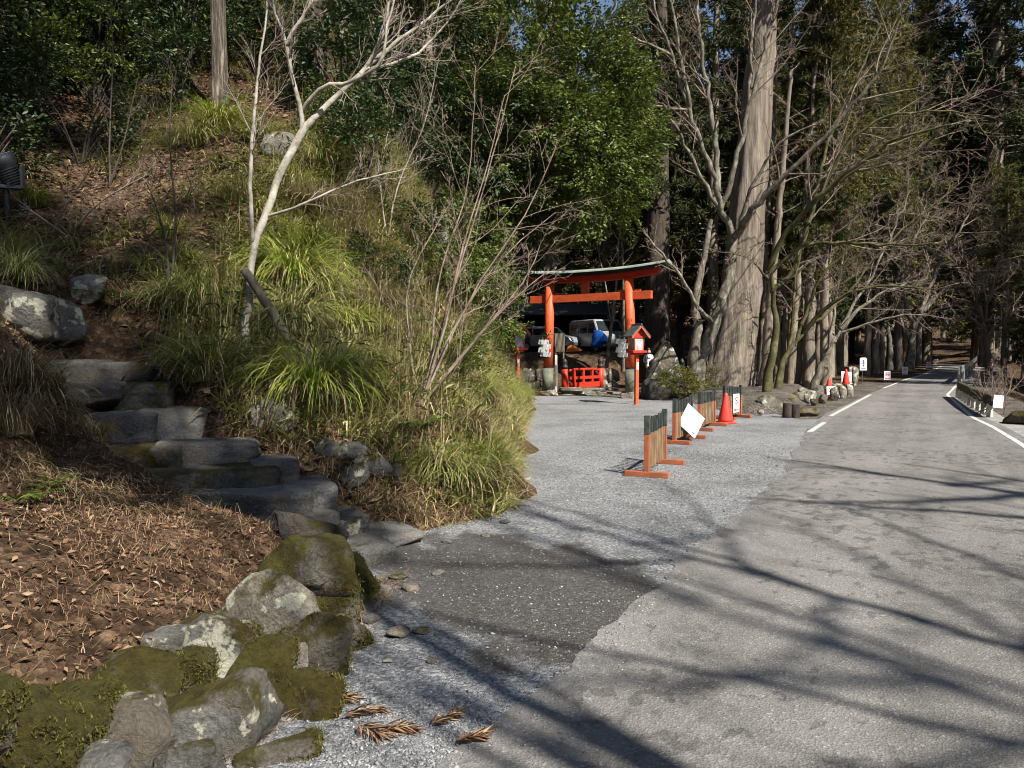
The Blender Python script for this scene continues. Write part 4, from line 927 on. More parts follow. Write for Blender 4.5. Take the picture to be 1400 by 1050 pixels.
# red bridge railings
def newel(parent, x, y, z0, H, r=0.13):
    b = MB(); b.tube([(x, y, z0), (x, y, z0 + H)], r, 14); p = b.build('newel_post', M['verm_dark'], parent, True)
    b = MB(); b.lathe([(r * 1.08, 0), (r * 1.08, 0.10), (r * 0.7, 0.13), (r * 1.0, 0.22), (r * 0.85, 0.34), (r * 0.2, 0.42), (0.01, 0.46)], 14, (x, y, z0 + H)); b.build('finial', M['black'], p, True)
def railing(a, b_, label):
    a = np.array(a); b_ = np.array(b_); d = b_ - a; L = np.linalg.norm(d); rz = math.atan2(d[1], d[0])
    t = empty('bridge_railing', (a + b_) / 2, label, 'bridge railing', 'red bridge railings', rz)
    newel(t, -L / 2, 0, -0.1, 0.95); newel(t, L / 2, 0, -0.1, 0.95)
    b = MB(); b.tube([(-L / 2, 0, 0.72), (-L / 4, 0, 0.80), (L / 4, 0, 0.80), (L / 2, 0, 0.72)], 0.055, 10); b.build('handrail', M['verm_dark'], t, True)
    for z in (0.16, 0.46):
        b = MB(); b.box((0, 0, z), (L - 0.2, 0.07, 0.12 if z > 0.3 else 0.22)); b.build('rail', M['verm_dark'], t)
    for s in (-0.25, 0.0, 0.25):
        b = MB(); b.box((s * L, 0, 0.44), (0.11, 0.08, 0.66)); b.build('baluster', M['verm_dark'], t)
q0 = at(772, 533, 29.5); q1 = at(821, 529, 31.6); q0[2] = q1[2] = 0.05
railing(q0, q1, 'red bridge railing with black finials seen through the gate')
q2 = at(891, 531, 29.5); q3 = at(932, 527, 31.2); q2[2] = q3[2] = 0.0
railing(q2, q3, 'red bridge railing partly hidden behind the pointed stone')
deck = empty('stone_bridge_deck', (3.6, 29.0, 0), 'low stone slab bridge with steps behind the gate', 'bridge')
for i, (px, py, w, d) in enumerate([(812, 536, 88, 28.2), (800, 541, 70, 27.4), (838, 543, 40, 26.6), (786, 546, 34, 26.2), (822, 547, 30, 25.8), (805, 531, 80, 29.4)]):
    c = at(px, py, d); rock('slab', c - np.array([3.6, 29.0, 0.02]), (w * d / FPX, 0.8, 0.17), 240 + i, M['rockpale'], deck, -0.1, p=8, rough=0.05, facets=1, n=6)
# notice board stump and white marker post beside left pillar
nb = empty('wooden_notice_board', at(765, 535, 30.5) * np.array([1, 1, 0]), 'grey brown wooden board standing behind the left gate pillar', 'board', None, 0.2)
b = MB(); b.box((0, 0, 1.95), (0.42, 0.05, 0.75)); b.build('panel', M['stake'], nb)
for s in (-1, 1): b = MB(); b.box((s * 0.17, 0.03, 0.9), (0.06, 0.06, 1.9)); b.build('leg', M['stake'], nb)
mp_ = empty('marker_post', at(760, 537, 27.2) * np.array([1, 1, 0]), 'thin white painted post right beside the left gate pillar', 'post')
b = MB(); b.box((0, 0, 0.68), (0.09, 0.09, 1.56)); b.build('shaft', M['guardpost'], mp_, bevel=0.01)
b = MB(); b.box((0, -0.046, 0.7), (0.05, 0.006, 0.8)); b.build('lettering_panel', M['black'], mp_)
# shelter roof behind, cars, tarpaulin
sh = empty('parking_shelter', (3.3, 49, 1.4), 'open shelter with dark sheet roof behind the parked cars', 'shelter', None, -0.1)
b = MB(); b.add([(-4.6, -2.2, 2.45), (3.4, -2.2, 2.45), (3.0, 1.6, 3.35), (-4.2, 1.6, 3.35), (-4.6, -2.2, 2.53), (3.4, -2.2, 2.53), (3.0, 1.6, 3.43), (-4.2, 1.6, 3.43)], [(0, 1, 2, 3), (4, 7, 6, 5), (0, 4, 5, 1), (1, 5, 6, 2), (2, 6, 7, 3), (3, 7, 4, 0)]); b.build('roof', M['black'], sh)
b = MB(); b.add([(-4.2, 1.6, 0), (3.0, 1.6, 0), (3.0, 1.7, 0), (-4.2, 1.7, 0), (-4.2, 1.6, 3.36), (3.0, 1.6, 3.36), (3.0, 1.7, 3.36), (-4.2, 1.7, 3.36)], [(0, 1, 2, 3), (4, 7, 6, 5), (0, 4, 5, 1), (1, 5, 6, 2), (2, 6, 7, 3), (3, 7, 4, 0)]); b.build('back_wall', M['stump'], sh)
for x in (-4.3, -0.6, 3.1): b = MB(); b.box((x, -2.0, 1.2), (0.12, 0.12, 2.5)); b.build('post', M['stump'], sh)
def car(loc, rz, bodym, van, label):
    t = empty('parked_car', loc, label, 'car', 'cars parked behind the gate', rz)
    Lc, Wc = (3.9, 1.66); Hc = 1.85 if van else 1.45
    if van: prof = [(-1.95, 0.32), (-1.95, 1.15), (-1.88, 1.75), (-1.7, Hc), (0.9, Hc), (1.35, 1.15), (1.85, 0.98), (1.95, 0.6), (1.95, 0.32)]
    else: prof = [(-1.95, 0.32), (-1.98, 0.85), (-1.75, 1.0), (-1.35, 1.38), (-0.9, Hc), (0.3, Hc), (0.95, 0.98), (1.8, 0.85), (1.97, 0.6), (1.95, 0.32)]
    b = MB(); b.prism(prof, -Wc / 2, Wc / 2); bo = b.build('body', bodym, t, bevel=0.05)
    zw0, zw1 = (1.08, 1.62) if van else (0.98, 1.32)
    wins = [(-1.7, -0.75), (-0.65, 0.2), (0.28, 0.95)] if van else [(-1.15, -0.5), (-0.42, 0.35)]
    for (x0, x1) in wins:
        for s in (-1, 1):
            b = MB(); b.box(((x0 + x1) / 2, s * (Wc / 2 + 0.002), (zw0 + zw1) / 2), (x1 - x0, 0.012, zw1 - zw0)); b.build('window', M['carglass'], t)
    b = MB()
    if van: b.add([(0.97, -0.72, Hc - 0.1), (0.97, 0.72, Hc - 0.1), (1.36, 0.75, 1.2), (1.36, -0.75, 1.2)], [(0, 1, 2, 3)])
    else: b.add([(0.40, -0.66, Hc - 0.05), (0.40, 0.66, Hc - 0.05), (0.97, 0.72, 1.0), (0.97, -0.72, 1.0)], [(0, 1, 2, 3)])
    b.build('windscreen', M['carglass'], t)
    if van: b = MB(); b.box((-1.945, 0, 1.42), (0.02, 1.3, 0.48), ry=0.11); b.build('rear_window', M['carglass'], t)
    for x in (-1.2, 1.2):
        for s in (-1, 1):
            b = MB(); b.tube([(x, s * (Wc / 2 - 0.16), 0.3), (x, s * (Wc / 2 + 0.01), 0.3)], 0.3, 16); w_ = b.build('wheel', M['black'], t)
            b = MB(); b.tube([(x, s * (Wc / 2), 0.3), (x, s * (Wc / 2 + 0.02), 0.3)], 0.18, 12); b.build('rim', M['steel'], w_)
    for s in (-1, 1):
        b = MB(); b.box((1.93, s * 0.6, 0.72), (0.06, 0.3, 0.14)); b.build('headlight', M['lens'], t)
        b = MB(); b.box((-1.96, s * 0.66, 0.95), (0.05, 0.14, 0.34)); b.build('tail_light', M['signred'], t)
    b = MB(); b.box((1.97, 0, 0.46), (0.04, 1.5, 0.16)); b.build('bumper', M['metal'], t)
M['carsilver'] = plain('silver_paint', (0.42, 0.43, 0.45), 0.25, 0.6, 0.4); M['carwhite'] = plain('white_paint', (0.26, 0.27, 0.28), 0.3, 0.5); M['cardark'] = plain('dark_paint', (0.09, 0.095, 0.10), 0.2, 0.6, 0.3)
M['carglass'] = plain('car_glass', (0.02, 0.025, 0.03), 0.06, 0.8)
car((2.0, 43.0, 1.55), -0.5, M['carsilver'], False, 'silver car parked behind the left gate pillar')
car((4.9, 42.2, 1.52), -1.15, M['carwhite'], True, 'pale grey van parked behind the bridge next to the blue tarpaulin')
car((-0.1, 43.8, 1.55), -0.3, M['cardark'], False, 'dark car parked behind the left lantern')
M['tarp'] = plain('blue_tarp', (0.02, 0.14, 0.60), 0.5, 0.4); M['orange'] = plain('orange_sheet', (0.75, 0.22, 0.03), 0.6, 0.3)
V, F = rock_arrays((0.85, 0.7, 1.0), 300, p=4.5, rough=0.22, facets=7, n=9); o = link('blue_tarpaulin', npmesh('tarp', V, F), M['tarp'], smooth=False); o.location = tuple(at(819, 464, 39.6)); tag(o, 'bright blue tarpaulin draped over a heap beside the pale van', 'tarpaulin')
V, F = rock_arrays((0.95, 0.6, 0.36), 301, p=4.5, rough=0.25, facets=7, n=8); o = link('orange_sheet', npmesh('orange', V, F), M['orange'], smooth=False); o.location = tuple(at(784, 478, 38.5)); tag(o, 'crumpled orange sheet on the bank before the parked van', 'sheet')
# big pointed memorial stone, its boulder and the clipped shrub
px_ = at(911, 527, 24.0)
o = rock('boulder', at(895, 535, 24.6) + np.array([0.35, 0, -0.05]), (1.55, 1.0, 1.05), 310, M['rockdark'], None, 0.2, p=3.5, n=12); tag(o, 'large dark grey boulder carrying the pointed stone beside the gate', 'rock')
pc = at(910, 517, 24.9)
V = []; F = []
prof = [(-0.66, 0.0), (-0.62, 0.34), (-0.30, 1.0), (-0.06, 1.33), (0.05, 1.36), (0.26, 1.05), (0.52, 0.45), (0.62, 0.0)]
b = MB(); b.prism(prof, -0.2, 0.2); ms = b.mesh('m'); bm = bmesh.new(); bm.from_mesh(ms)
bmesh.ops.recalc_face_normals(bm, faces=bm.faces); bmesh.ops.triangulate(bm, faces=bm.faces); bmesh.ops.subdivide_edges(bm, edges=bm.edges[:], cuts=3, use_grid_fill=True)
bmesh.ops.smooth_vert(bm, verts=bm.verts, factor=0.5, use_axis_x=True, use_axis_y=True, use_axis_z=True)
for v in bm.verts: v.co += v.normal * 0.05 * mnoise.fractal(v.co * 3.1, 1.0, 2.0, 4)
bm.to_mesh(ms); bm.free(); o = link('memorial_stone', ms, M['rock'], smooth=True); o.location = tuple(pc - np.array([0, 0, 0.12])); o.rotation_euler = (0, 0, 0.15); tag(o, 'upright pointed stone standing on the boulder beside the gate', 'stone')
def bush(loc, dims, seed, lm, label, n=140, L=0.05, k=34, spread=0.22, cat='shrub', group=None, name='shrub'):
    rg = np.random.default_rng(seed); root = empty(name, loc, label, cat, group)
    C = crown_points(n, dims, rg, hollow=0.5, lump=0.3, freq=1.6, bottom=-0.35)
    D = unit(C / np.asarray(dims)) + rg.normal(size=C.shape) * 0.5 + np.array([0, 0, 0.1])
    V, F = sprays(C + np.array([0, 0, dims[2] * 0.42]), D, k, spread, L, L * 0.5, rg); link('foliage', npmesh('foliage', V, F), lm, root)
    th = []
    for j in range(14):
        tgt = C[rg.integers(len(C))] + np.array([0, 0, dims[2] * 0.42]); Q, rq = smooth_path([(0, 0, -0.1), tgt * np.array([0.4, 0.4, 0.55]), tgt], [0.02, 0.012, 0.005], 0.25, 0.01, rg); th.append((Q, rq, 4))
    tag(link('stems', tubes_mesh('stems', th), M['bark_dark'], root, True), kind='stuff'); return root
M['leaf_shrub'] = leafmat('mossy_shrub_leaf', [(0.0, (0.05, 0.065, 0.012)), (0.5, (0.12, 0.135, 0.026)), (0.85, (0.20, 0.19, 0.05)), (1.0, (0.26, 0.20, 0.09))], 0.6, 0.2, 0.25)
bush(gp(925, 548) + np.array([0.1, 0.6, 0]), (1.75, 1.3, 1.05), 41, M['leaf_shrub'], 'low clipped yellow green shrub against the dark boulder', 240, 0.05)
bush(gp(972, 543) + np.array([0.0, 1.2, 0]), (1.3, 1.2, 1.1), 42, M['leaf_shrub'], 'yellow green shrub at the foot of the giant cedar', 180, 0.05)
# two visitors beyond the bridge
def person(loc, H, rz, label, topm, legm, hairm):
    t = empty('person', loc, label, 'person', 'visitors beyond the bridge', rz); k = H / 1.7
    J = {'pel': (0, 0, 0.93), 'wa': (0, 0, 1.08), 'ch': (0, 0.0, 1.28), 'nk': (0, 0.01, 1.44), 'hd': (0, -0.01, 1.55), 'hd2': (0, -0.01, 1.68),
         'lsh': (-0.17, 0, 1.38), 'lel': (-0.22, 0.03, 1.12), 'lwr': (-0.12, -0.2, 1.05), 'rsh': (0.17, 0, 1.38), 'rel': (0.23, 0.03, 1.12), 'rwr': (0.20, -0.08, 0.88),
         'lhp': (-0.09, 0, 0.88), 'lkn': (-0.10, -0.02, 0.48), 'lan': (-0.10, 0.02, 0.07), 'lto': (-0.11, -0.15, 0.03), 'rhp': (0.09, 0, 0.88), 'rkn': (0.10, -0.01, 0.48), 'ran': (0.11, 0.02, 0.07), 'rto': (0.12, -0.15, 0.03)}
    rad = dict(pel=.15, wa=.13, ch=.155, nk=.055, hd=.085, hd2=.075, lsh=.065, lel=.047, lwr=.034, rsh=.065, rel=.047, rwr=.034, lhp=.10, lkn=.062, lan=.042, lto=.035, rhp=.10, rkn=.062, ran=.042, rto=.035)
    E = [('pel', 'wa'), ('wa', 'ch'), ('ch', 'nk'), ('nk', 'hd'), ('hd', 'hd2'), ('ch', 'lsh'), ('lsh', 'lel'), ('lel', 'lwr'), ('ch', 'rsh'), ('rsh', 'rel'), ('rel', 'rwr'), ('pel', 'lhp'), ('lhp', 'lkn'), ('lkn', 'lan'), ('lan', 'lto'), ('pel', 'rhp'), ('rhp', 'rkn'), ('rkn', 'ran'), ('ran', 'rto')]
    nm = list(J); me = bpy.data.meshes.new('body'); me.from_pydata([tuple(k * c for c in J[n]) for n in nm], [(nm.index(a), nm.index(b_)) for a, b_ in E], [])
    o = link('body', me, topm, t); me.materials.append(legm); me.materials.append(M['skin'])
    sk = o.modifiers.new('skin', 'SKIN'); sv = me.skin_vertices[0].data
    for i, n in enumerate(nm): sv[i].radius = (rad[n] * k, rad[n] * k * (0.8 if n in ('ch', 'pel', 'wa') else 1)); sv[i].use_root = (n == 'pel')
    o.modifiers.new('sub', 'SUBSURF').levels = 2; o.modifiers['sub'].render_levels = 2
    dg = bpy.context.evaluated_depsgraph_get(); m2 = bpy.data.meshes.new_from_object(o.evaluated_get(dg)); o.modifiers.clear(); o.data = m2
    m2.materials.clear()
    for mm in (topm, legm, M['skin']): m2.materials.append(mm)
    for p in m2.polygons:
        z = p.center.z / k; xx = abs(p.center.x) / k
        p.material_index = 2 if (z > 1.455 or (z < 1.07 and xx > 0.10 and p.center.y < -0.05 * k and z > 0.85)) else (1 if z < 0.90 else 0); p.use_smooth = True
    b = MB(); b.lathe([(0.03, -0.16), (0.088, -0.12), (0.098, 0.0), (0.085, 0.07), (0.04, 0.11), (0.005, 0.115)], 14, (0, 0.028 * k, 1.64 * k)); b.build('hair', hairm, t, True)
    b = MB(); b.add([(-0.10, -0.145, 1.30), (0.10, -0.145, 1.30), (0.06, -0.10, 1.45), (-0.06, -0.10, 1.45)], [(0, 1, 2, 3)]); b.V[0] = b.V[0] * k; b.build('collar', M['paper'], t)
M['skin'] = plain('skin', (0.50, 0.32, 0.23), 0.5, 0.3); M['hair'] = plain('dark_hair', (0.02, 0.014, 0.011), 0.5, 0.4); M['clothdark'] = plain('dark_cloth', (0.03, 0.03, 0.036), 0.9, 0.1); M['clothwhite'] = plain('white_cloth', (0.70, 0.69, 0.67), 0.9, 0.1); M['clothbrown'] = plain('brown_cloth', (0.10, 0.085, 0.075), 0.9, 0.1)
v1 = at(886.5, 519, 32.8); v1[2] = gz(0, 33) + 0.0; person(v1, 1.66, 0.2, 'visitor in a white top and dark trousers beyond the bridge', M['clothwhite'], M['clothdark'], M['hair'])
v2 = at(902, 519, 33.2); v2[2] = gz(0, 33) + 0.0; person(v2, 1.64, -0.2, 'visitor in dark brown clothes behind the pointed stone', M['clothbrown'], M['clothdark'], M['hair'])

# ================================================================== stone edging between gravel, trunks and road
edge = empty('stone_edging', gp(1100, 556), 'rough stone edging in front of the row of slender trunks', 'stone wall')
E_ = [(1018, 546, 15, 12), (1030, 553, 12, 10), (1048, 549, 24, 22), (1066, 545, 17, 14), (1080, 548, 14, 12), (1090, 540, 18, 15), (1098, 536, 14, 16), (1108, 540, 15, 18), (1118, 534, 16, 20), (1128, 533, 10, 16), (1142, 536, 14, 18), (1152, 533, 12, 18), (1160, 531, 12, 18), (1072, 537, 14, 10), (1056, 535, 12, 9), (1086, 532, 14, 10), (1036, 538, 18, 10), (1146, 527, 14, 8), (1125, 543, 12, 12), (1112, 548, 11, 8), (1135, 527, 13, 10), (1068, 554, 12, 8), (1040, 562, 10, 6)]
for i, (px, py, w, h) in enumerate(E_):
    d = gp(px, py + h * 0.5 + 3)[1]
    rock('edging_stone', at(px, py + h * 0.22, d) - np.array(edge.location), (w * d / FPX * 1.15, w * d / FPX * 0.8, h * d / FPX * 1.2), 330 + i, M[('rock', 'rocktan', 'rockpale', 'rock', 'rockmoss')[i % 5]], edge, random.uniform(0, 3) * 0.3, n=6, p=3.2)
# earth mound on which the trunks stand
mv = []; mf = []; NXm, NYm = 46, 30
def mound_z(x, y):
    c = gp(1080, 545)
    e = (x - np.interp(y, [17.5, 21, 27, 36, 50], [6.0, 8.6, 11.2, 15.0, 20.0])); 
    l = (x - np.interp(y, [17, 22, 28, 34], [5.6, 5.4, 5.0, 5.0]))
    return gz(0, y) - 0.10 + 0.42 * np.clip(-e / 0.9, 0, 1) * np.clip(l / 0.9, 0, 1) * np.clip((y - 17.5) / 2.0, 0, 1) * np.clip((34 - y) / 3, 0, 1)
for i in range(NYm + 1):
    for j in range(NXm + 1):
        y = 17.2 + 18 * i / NYm; x = 4.6 + 11.5 * j / NXm; mv.append((x, y, mound_z(x, y) + 0.08 * mnoise.fractal(Vector((x, y, 4)), 1, 2, 4) * np.clip((y - 17.2) / 2.0, 0, 1) - 0.12 * np.clip(1 - (y - 17.2) / 1.2, 0, 1)))
for i in range(NYm):
    for j in range(NXm): a = i * (NXm + 1) + j; mf.append((a, a + 1, a + NXm + 2, a + NXm + 1))
tag(link('earth_mound', npmesh('mound', np.array(mv), np.array(mf)), M['dirt'], smooth=True), 'low earth mound under the giant cedar and slender trunks', None, None, 'structure')
for i, (px, lab) in enumerate(((1076, 'dark round stump post at the gravel corner, touching the taller one'), (1087, 'dark round stump post next to the mossy kerb stone'))):
    g = gp(px, 571); b = MB(); hh = 0.36 - 0.03 * i
    t = empty('stump_post', g, lab, 'stump', 'dark stump posts'); b.lathe([(0.115, -0.1), (0.11, 0.05), (0.10, hh - 0.02), (0.09, hh)], 14); b.build('shaft', M['stump'], t, True); b = MB(); b.lathe([(0.088, hh), (0.04, hh + 0.006), (0.005, hh + 0.008)], 14); b.build('cut_top', M['stake'], t)
o = rock('kerb_stone', gp(1105, 570) + np.array([0, 0.15, 0.1]), (0.75, 0.4, 0.30), 390, M['rockmoss'], None, 0.4, n=9); tag(o, 'mossy block of stone at the corner of gravel and road', 'stone')
for i, (px, py) in enumerate(((1168, 527), (1163, 524))):
    g = gp(px, py); o = rock('gate_stone', g + np.array([0, 0, 0.35]), (0.30, 0.3, 0.95), 395 + i, M['rockpale'], None, 0, n=6, p=5); tag(o, ('pale squared stone post at the mouth of the side lane', 'pale stone post behind the boards at the side lane')[i], 'stone post')
# ================================================================== right side: guard rails
def guard(ptsg, label, beam, post, n, Hb, hb, wb, pw, metal=False):
    P = np.array(ptsg); t = empty('guard_rail', P[0], label, 'guard rail', 'guard rails beside the road'); base = P[0].copy()
    s = np.concatenate([[0], np.cumsum(np.linalg.norm(np.diff(P, axis=0), axis=1))])
    for k in range(n):
        v = s[-1] * (k + 0.15) / (n - 0.7); q = np.array([np.interp(v, s, P[:, i]) for i in range(3)]) - base
        b = MB(); b.box((q[0] - (0.0 if metal else 0.05), q[1], Hb * 0.5 - 0.1), (pw, pw, Hb * 1.05 + 0.12), rz=0.5, taper=0.92); b.build('post', post, t, bevel=0.01)
    for k in range(len(P) - 1):
        b = MB(); a_ = P[k] - base + np.array([-0.02, -0.06, Hb + (0 if metal else hb * 0.2)]); c_ = P[k + 1] - base + np.array([-0.02, -0.06, Hb + (0 if metal else hb * 0.2)])
        if metal:
            for dz in (-0.09, 0.09): b.bar(a_ + np.array([0, 0, dz]), c_ + np.array([0, 0, dz]), 0.06, 0.13)
            b.bar(a_, c_, 0.03, 0.10)
        else: b.bar(a_, c_, wb, hb)
        b.build('beam', beam, t, bevel=0.02 if not metal else 0.01)
    return t
ga = gp(1357, 571); gb = gp(1333, 558); gc = gp(1311, 543.5)
guard([ga, gb, gc], 'dark timber guard rail on pale posts beside the road', M['guardwood'], M['guardpost'], 9, 0.36, 0.26, 0.16, 0.115)
board('white_board', ga + np.array([0.02, -0.16, 0.40]), 0.25, 0.29, 0.30, M['paper'], 'blank white board fixed to the end of the timber guard rail', 'board', 0.10, None)
guard([gp(1310, 526), gp(1322, 514), gp(1333, 503), gp(1335, 499)], 'steel guard rail continuing towards the far bend', M['steel'], M['steel'], 8, 0.62, 0.3, 0.1, 0.12, True)
guard([gp(1337, 495), gp(1326, 491.5), gp(1313, 489.5)], 'distant steel guard rail curving round the bend', M['steel'], M['steel'], 7, 0.6, 0.3, 0.1, 0.12, True)
o = rock('kerb_stone', gp(1392, 579) + np.array([0.3, 0.1, 0.1]), (1.3, 0.7, 0.42), 391, M['rockmoss'], None, 0.5, n=9, p=5); tag(o, 'long mossy kerb block on the verge near the white board', 'stone')
# spotlight on the left slope
spx = hill_at(10, 300, 5.0)
sp_ = empty('spotlight', spx, 'grey spotlight on a short stand tilted upward on the slope', 'spotlight', None, 0.35)
b = MB(); b.tube([(0, 0, -1.0), (0, 0, 0.36)], 0.03, 10); b.build('stand', M['black'], sp_)
b = MB(); b.box((0, 0, 0.34), (0.30, 0.12, 0.035)); b.box((0.15, 0, 0.45), (0.025, 0.10, 0.24)); b.box((-0.15, 0, 0.45), (0.025, 0.10, 0.24)); b.build('bracket', M['metal'], sp_)
dirv = np.array([-0.42, -0.25, 0.86]); dirv /= np.linalg.norm(dirv); c0 = np.array([0.0, 0, 0.52])
b = MB(); b.tube([c0 - dirv * 0.20, c0 - dirv * 0.14, c0 + dirv * 0.02, c0 + dirv * 0.05, c0 + dirv * 0.15], [0.07, 0.10, 0.115, 0.145, 0.15], 22); hd = b.build('housing', M['metal'], sp_, True)
for k in range(7): b = MB(); b.tube([c0 - dirv * (0.16 - 0.026 * k), c0 - dirv * (0.152 - 0.026 * k)], 0.125, 18); b.build('cooling_fin', M['metal'], hd)
b = MB(); b.tube([c0 + dirv * 0.151, c0 + dirv * 0.156], 0.132, 22); b.build('lens', M['lens'], sp_)
sp_.scale = (spx[1] / 8.0,) * 3
# leaning stake propped against the sapling
sa = at(333, 368, 8.05); sb_ = at(392, 462, 8.2)
b = MB(); P2, r2 = smooth_path([sa, (sa + sb_) / 2 + np.array([0.012, 0, 0.01]), sb_ + (sb_ - sa) * 0.06], [0.047, 0.05, 0.052], 0.12, 0.003, np.random.default_rng(3)); b.tube(P2 - sb_, r2, 12)
o = b.build('leaning_stake', M['stake'], None, True); o.location = tuple(sb_); tag(o, 'thick grey wooden stake leaning against the sapling', 'stake')
# ================================================================== trees
def P3(lst): return [at(*q) for q in lst]
def root_on_hill(px, py, dmin=3.0): 
    return hill_at(px, py, dmin)
# --- the leaning pale sapling with a forked crown, left
s0 = root_on_hill(337, 474, 5.0); sd_ = s0[1]
k_ = sd_ / 8.2
def dd(v): return v * k_
limbs = [([s0 - np.array([0, 0, 0.15])] + [at(px, py, dd(d)) for px, py, d in ((336, 450, 8.2), (341, 400, 8.25), (346, 340, 8.3), (362, 300, 8.4), (383, 240, 8.5), (400, 205, 8.55), (412, 182, 8.6), (428, 163, 8.65))], [0.05, 0.046, 0.04, 0.042, 0.045, 0.045, 0.047, 0.05, 0.04]),
         (P3([(426, 165, dd(8.65)), (455, 138, dd(8.7)), (500, 92, dd(8.8)), (540, 60, dd(8.9)), (585, 25, dd(9.0)), (640, -20, dd(9.1))]), [0.038, 0.033, 0.028, 0.022, 0.016, 0.01]),
         (P3([(412, 180, dd(8.6)), (411, 145, dd(8.55)), (398, 105, dd(8.5)), (391, 60, dd(8.45)), (375, 10, dd(8.4)), (365, -40, dd(8.4))]), [0.032, 0.028, 0.024, 0.02, 0.015, 0.009]),
         (P3([(392, 60, dd(8.45)), (410, 30, dd(8.4)), (432, -10, dd(8.4)), (445, -50, dd(8.4))]), [0.024, 0.02, 0.015, 0.01]),
         (P3([(414, 150, dd(8.6)), (440, 120, dd(8.5)), (480, 112, dd(8.4)), (520, 85, dd(8.3)), (530, 30, dd(8.3)), (545, -20, dd(8.3))]), [0.03, 0.026, 0.022, 0.018, 0.013, 0.008]),
         (P3([(500, 92, dd(8.8)), (525, 40, dd(8.7)), (535, -10, dd(8.7))]), [0.026, 0.018, 0.01]),
         (P3([(500, 95, dd(8.8)), (560, 78, dd(8.9)), (600, 45, dd(9.0)), (630, 0, dd(9.0))]), [0.02, 0.017, 0.012, 0.008]),
         (P3([(346, 330, dd(8.3)), (342, 250, dd(8.2)), (345, 190, dd(8.2)), (352, 110, dd(8.2)), (362, 40, dd(8.2)), (366, -20, dd(8.2))]), [0.026, 0.024, 0.02, 0.016, 0.011, 0.007]),
         (P3([(368, 295, dd(8.4)), (400, 285, dd(8.3)), (440, 268, dd(8.3)), (490, 246, dd(8.4)), (560, 230, dd(8.6))]), [0.018, 0.015, 0.012, 0.009, 0.005])]
bare_tree('leaning_sapling', limbs, M['bark_white'], 'pale leaning bare sapling forking above the sedge on the slope', seed=3, levels=2, n_side=12, ratio=0.40, minr=0.0035, twig_from=1, lift=0.05, spread=0.75, dirbias=(0.15, 0, 0.12), step=0.15, wobs=0.006)
# --- bare shrubs, centre of the bank
def bare_shrub(px, py, dmin, stems, label, seed, m='twig', group=None, name='bare_shrub', nside=10, ratio=0.42, levels=2, lift=0.03):
    g = hill_at(px, py, dmin); d0 = g[1]
    L = []
    for st in stems:
        n = len(st); L.append(([g] + [at(a, b_, d0 + o_) for a, b_, o_ in st], np.linspace(0.016, 0.005, n + 1)))
    return bare_tree(name, L, M[m], label, 'shrub', group, seed, levels, nside, ratio, 0.003, M[m], lift, 0.7, 0, 0.09, None, 1, 0.2, 6, 0.004, 0.3)
bare_shrub(575, 560, 6.0, [[(612, 470, 0.2), (660, 380, 0.5), (720, 290, 0.8), (760, 200, 1.0)], [(600, 460, 0.3), (640, 330, 0.6), (680, 190, 1.0), (705, 90, 1.2)], [(590, 480, 0.4), (600, 380, 0.8), (640, 250, 1.2), (650, 90, 1.5)], [(630, 490, 0.0), (690, 420, 0.2), (750, 370, 0.4)], [(560, 470, 0.6), (560, 380, 1.0), (620, 270, 1.5)], [(605, 480, 0.5), (650, 400, 0.9), (700, 340, 1.2), (760, 290, 1.5)], [(620, 500, 0.2), (670, 440, 0.4), (720, 380, 0.6), (740, 330, 0.8)], [(610, 440, 0.2), (630, 350, 0.4), (660, 250, 0.6), (690, 130, 0.8)]], 'fan of reddish bare stems rising from the middle of the bank', 21, 'twigred', levels=3, nside=7)
bare_shrub(640, 420, 9.0, [[(650, 300, 0.2), (670, 180, 0.4), (690, 60, 0.6)], [(670, 320, 0.2), (710, 230, 0.5), (740, 120, 0.8)], [(625, 310, 0.3), (600, 230, 0.6), (640, 120, 0.9)]], 'thin pale bare shrub against the dark evergreen', 22, 'twig')
bare_shrub(530, 330, 9.0, [[(545, 250, 0.3), (580, 170, 0.6), (600, 80, 0.9)], [(520, 240, 0.3), (540, 140, 0.6)]], 'slim bare shrub behind the leaning sapling', 23, 'twig')
bare_shrub(700, 500, 12.0, [[(720, 460, 0.2), (750, 410, 0.4)], [(710, 450, 0.2), (735, 400, 0.3), (765, 380, 0.5)]], 'small pale bare shrub behind the bank lantern', 24, 'twig')
bare_shrub(232, 420, 6.0, [[(240, 310, 0.2), (232, 200, 0.4), (236, 100, 0.6)], [(225, 320, 0.2), (200, 250, 0.4)]], 'dark thin bare shrub above the steps', 25, 'bark_dark')
bare_shrub(100, 330, 6.0, [[(120, 290, -0.3), (180, 250, -0.4), (225, 228, -0.5)], [(80, 300, -0.3), (140, 210, -0.4)], [(60, 300, -0.2), (20, 270, -0.3)]], 'low arching bare shrub beside the spotlight', 26, 'twig')
bare_shrub(150, 260, 8.0, [[(150, 180, 0.2), (155, 80, 0.4), (150, 10, 0.5)], [(170, 190, 0.2), (190, 100, 0.4)]], 'upright dark bare shrub in the litter of the upper slope', 27, 'bark_dark')
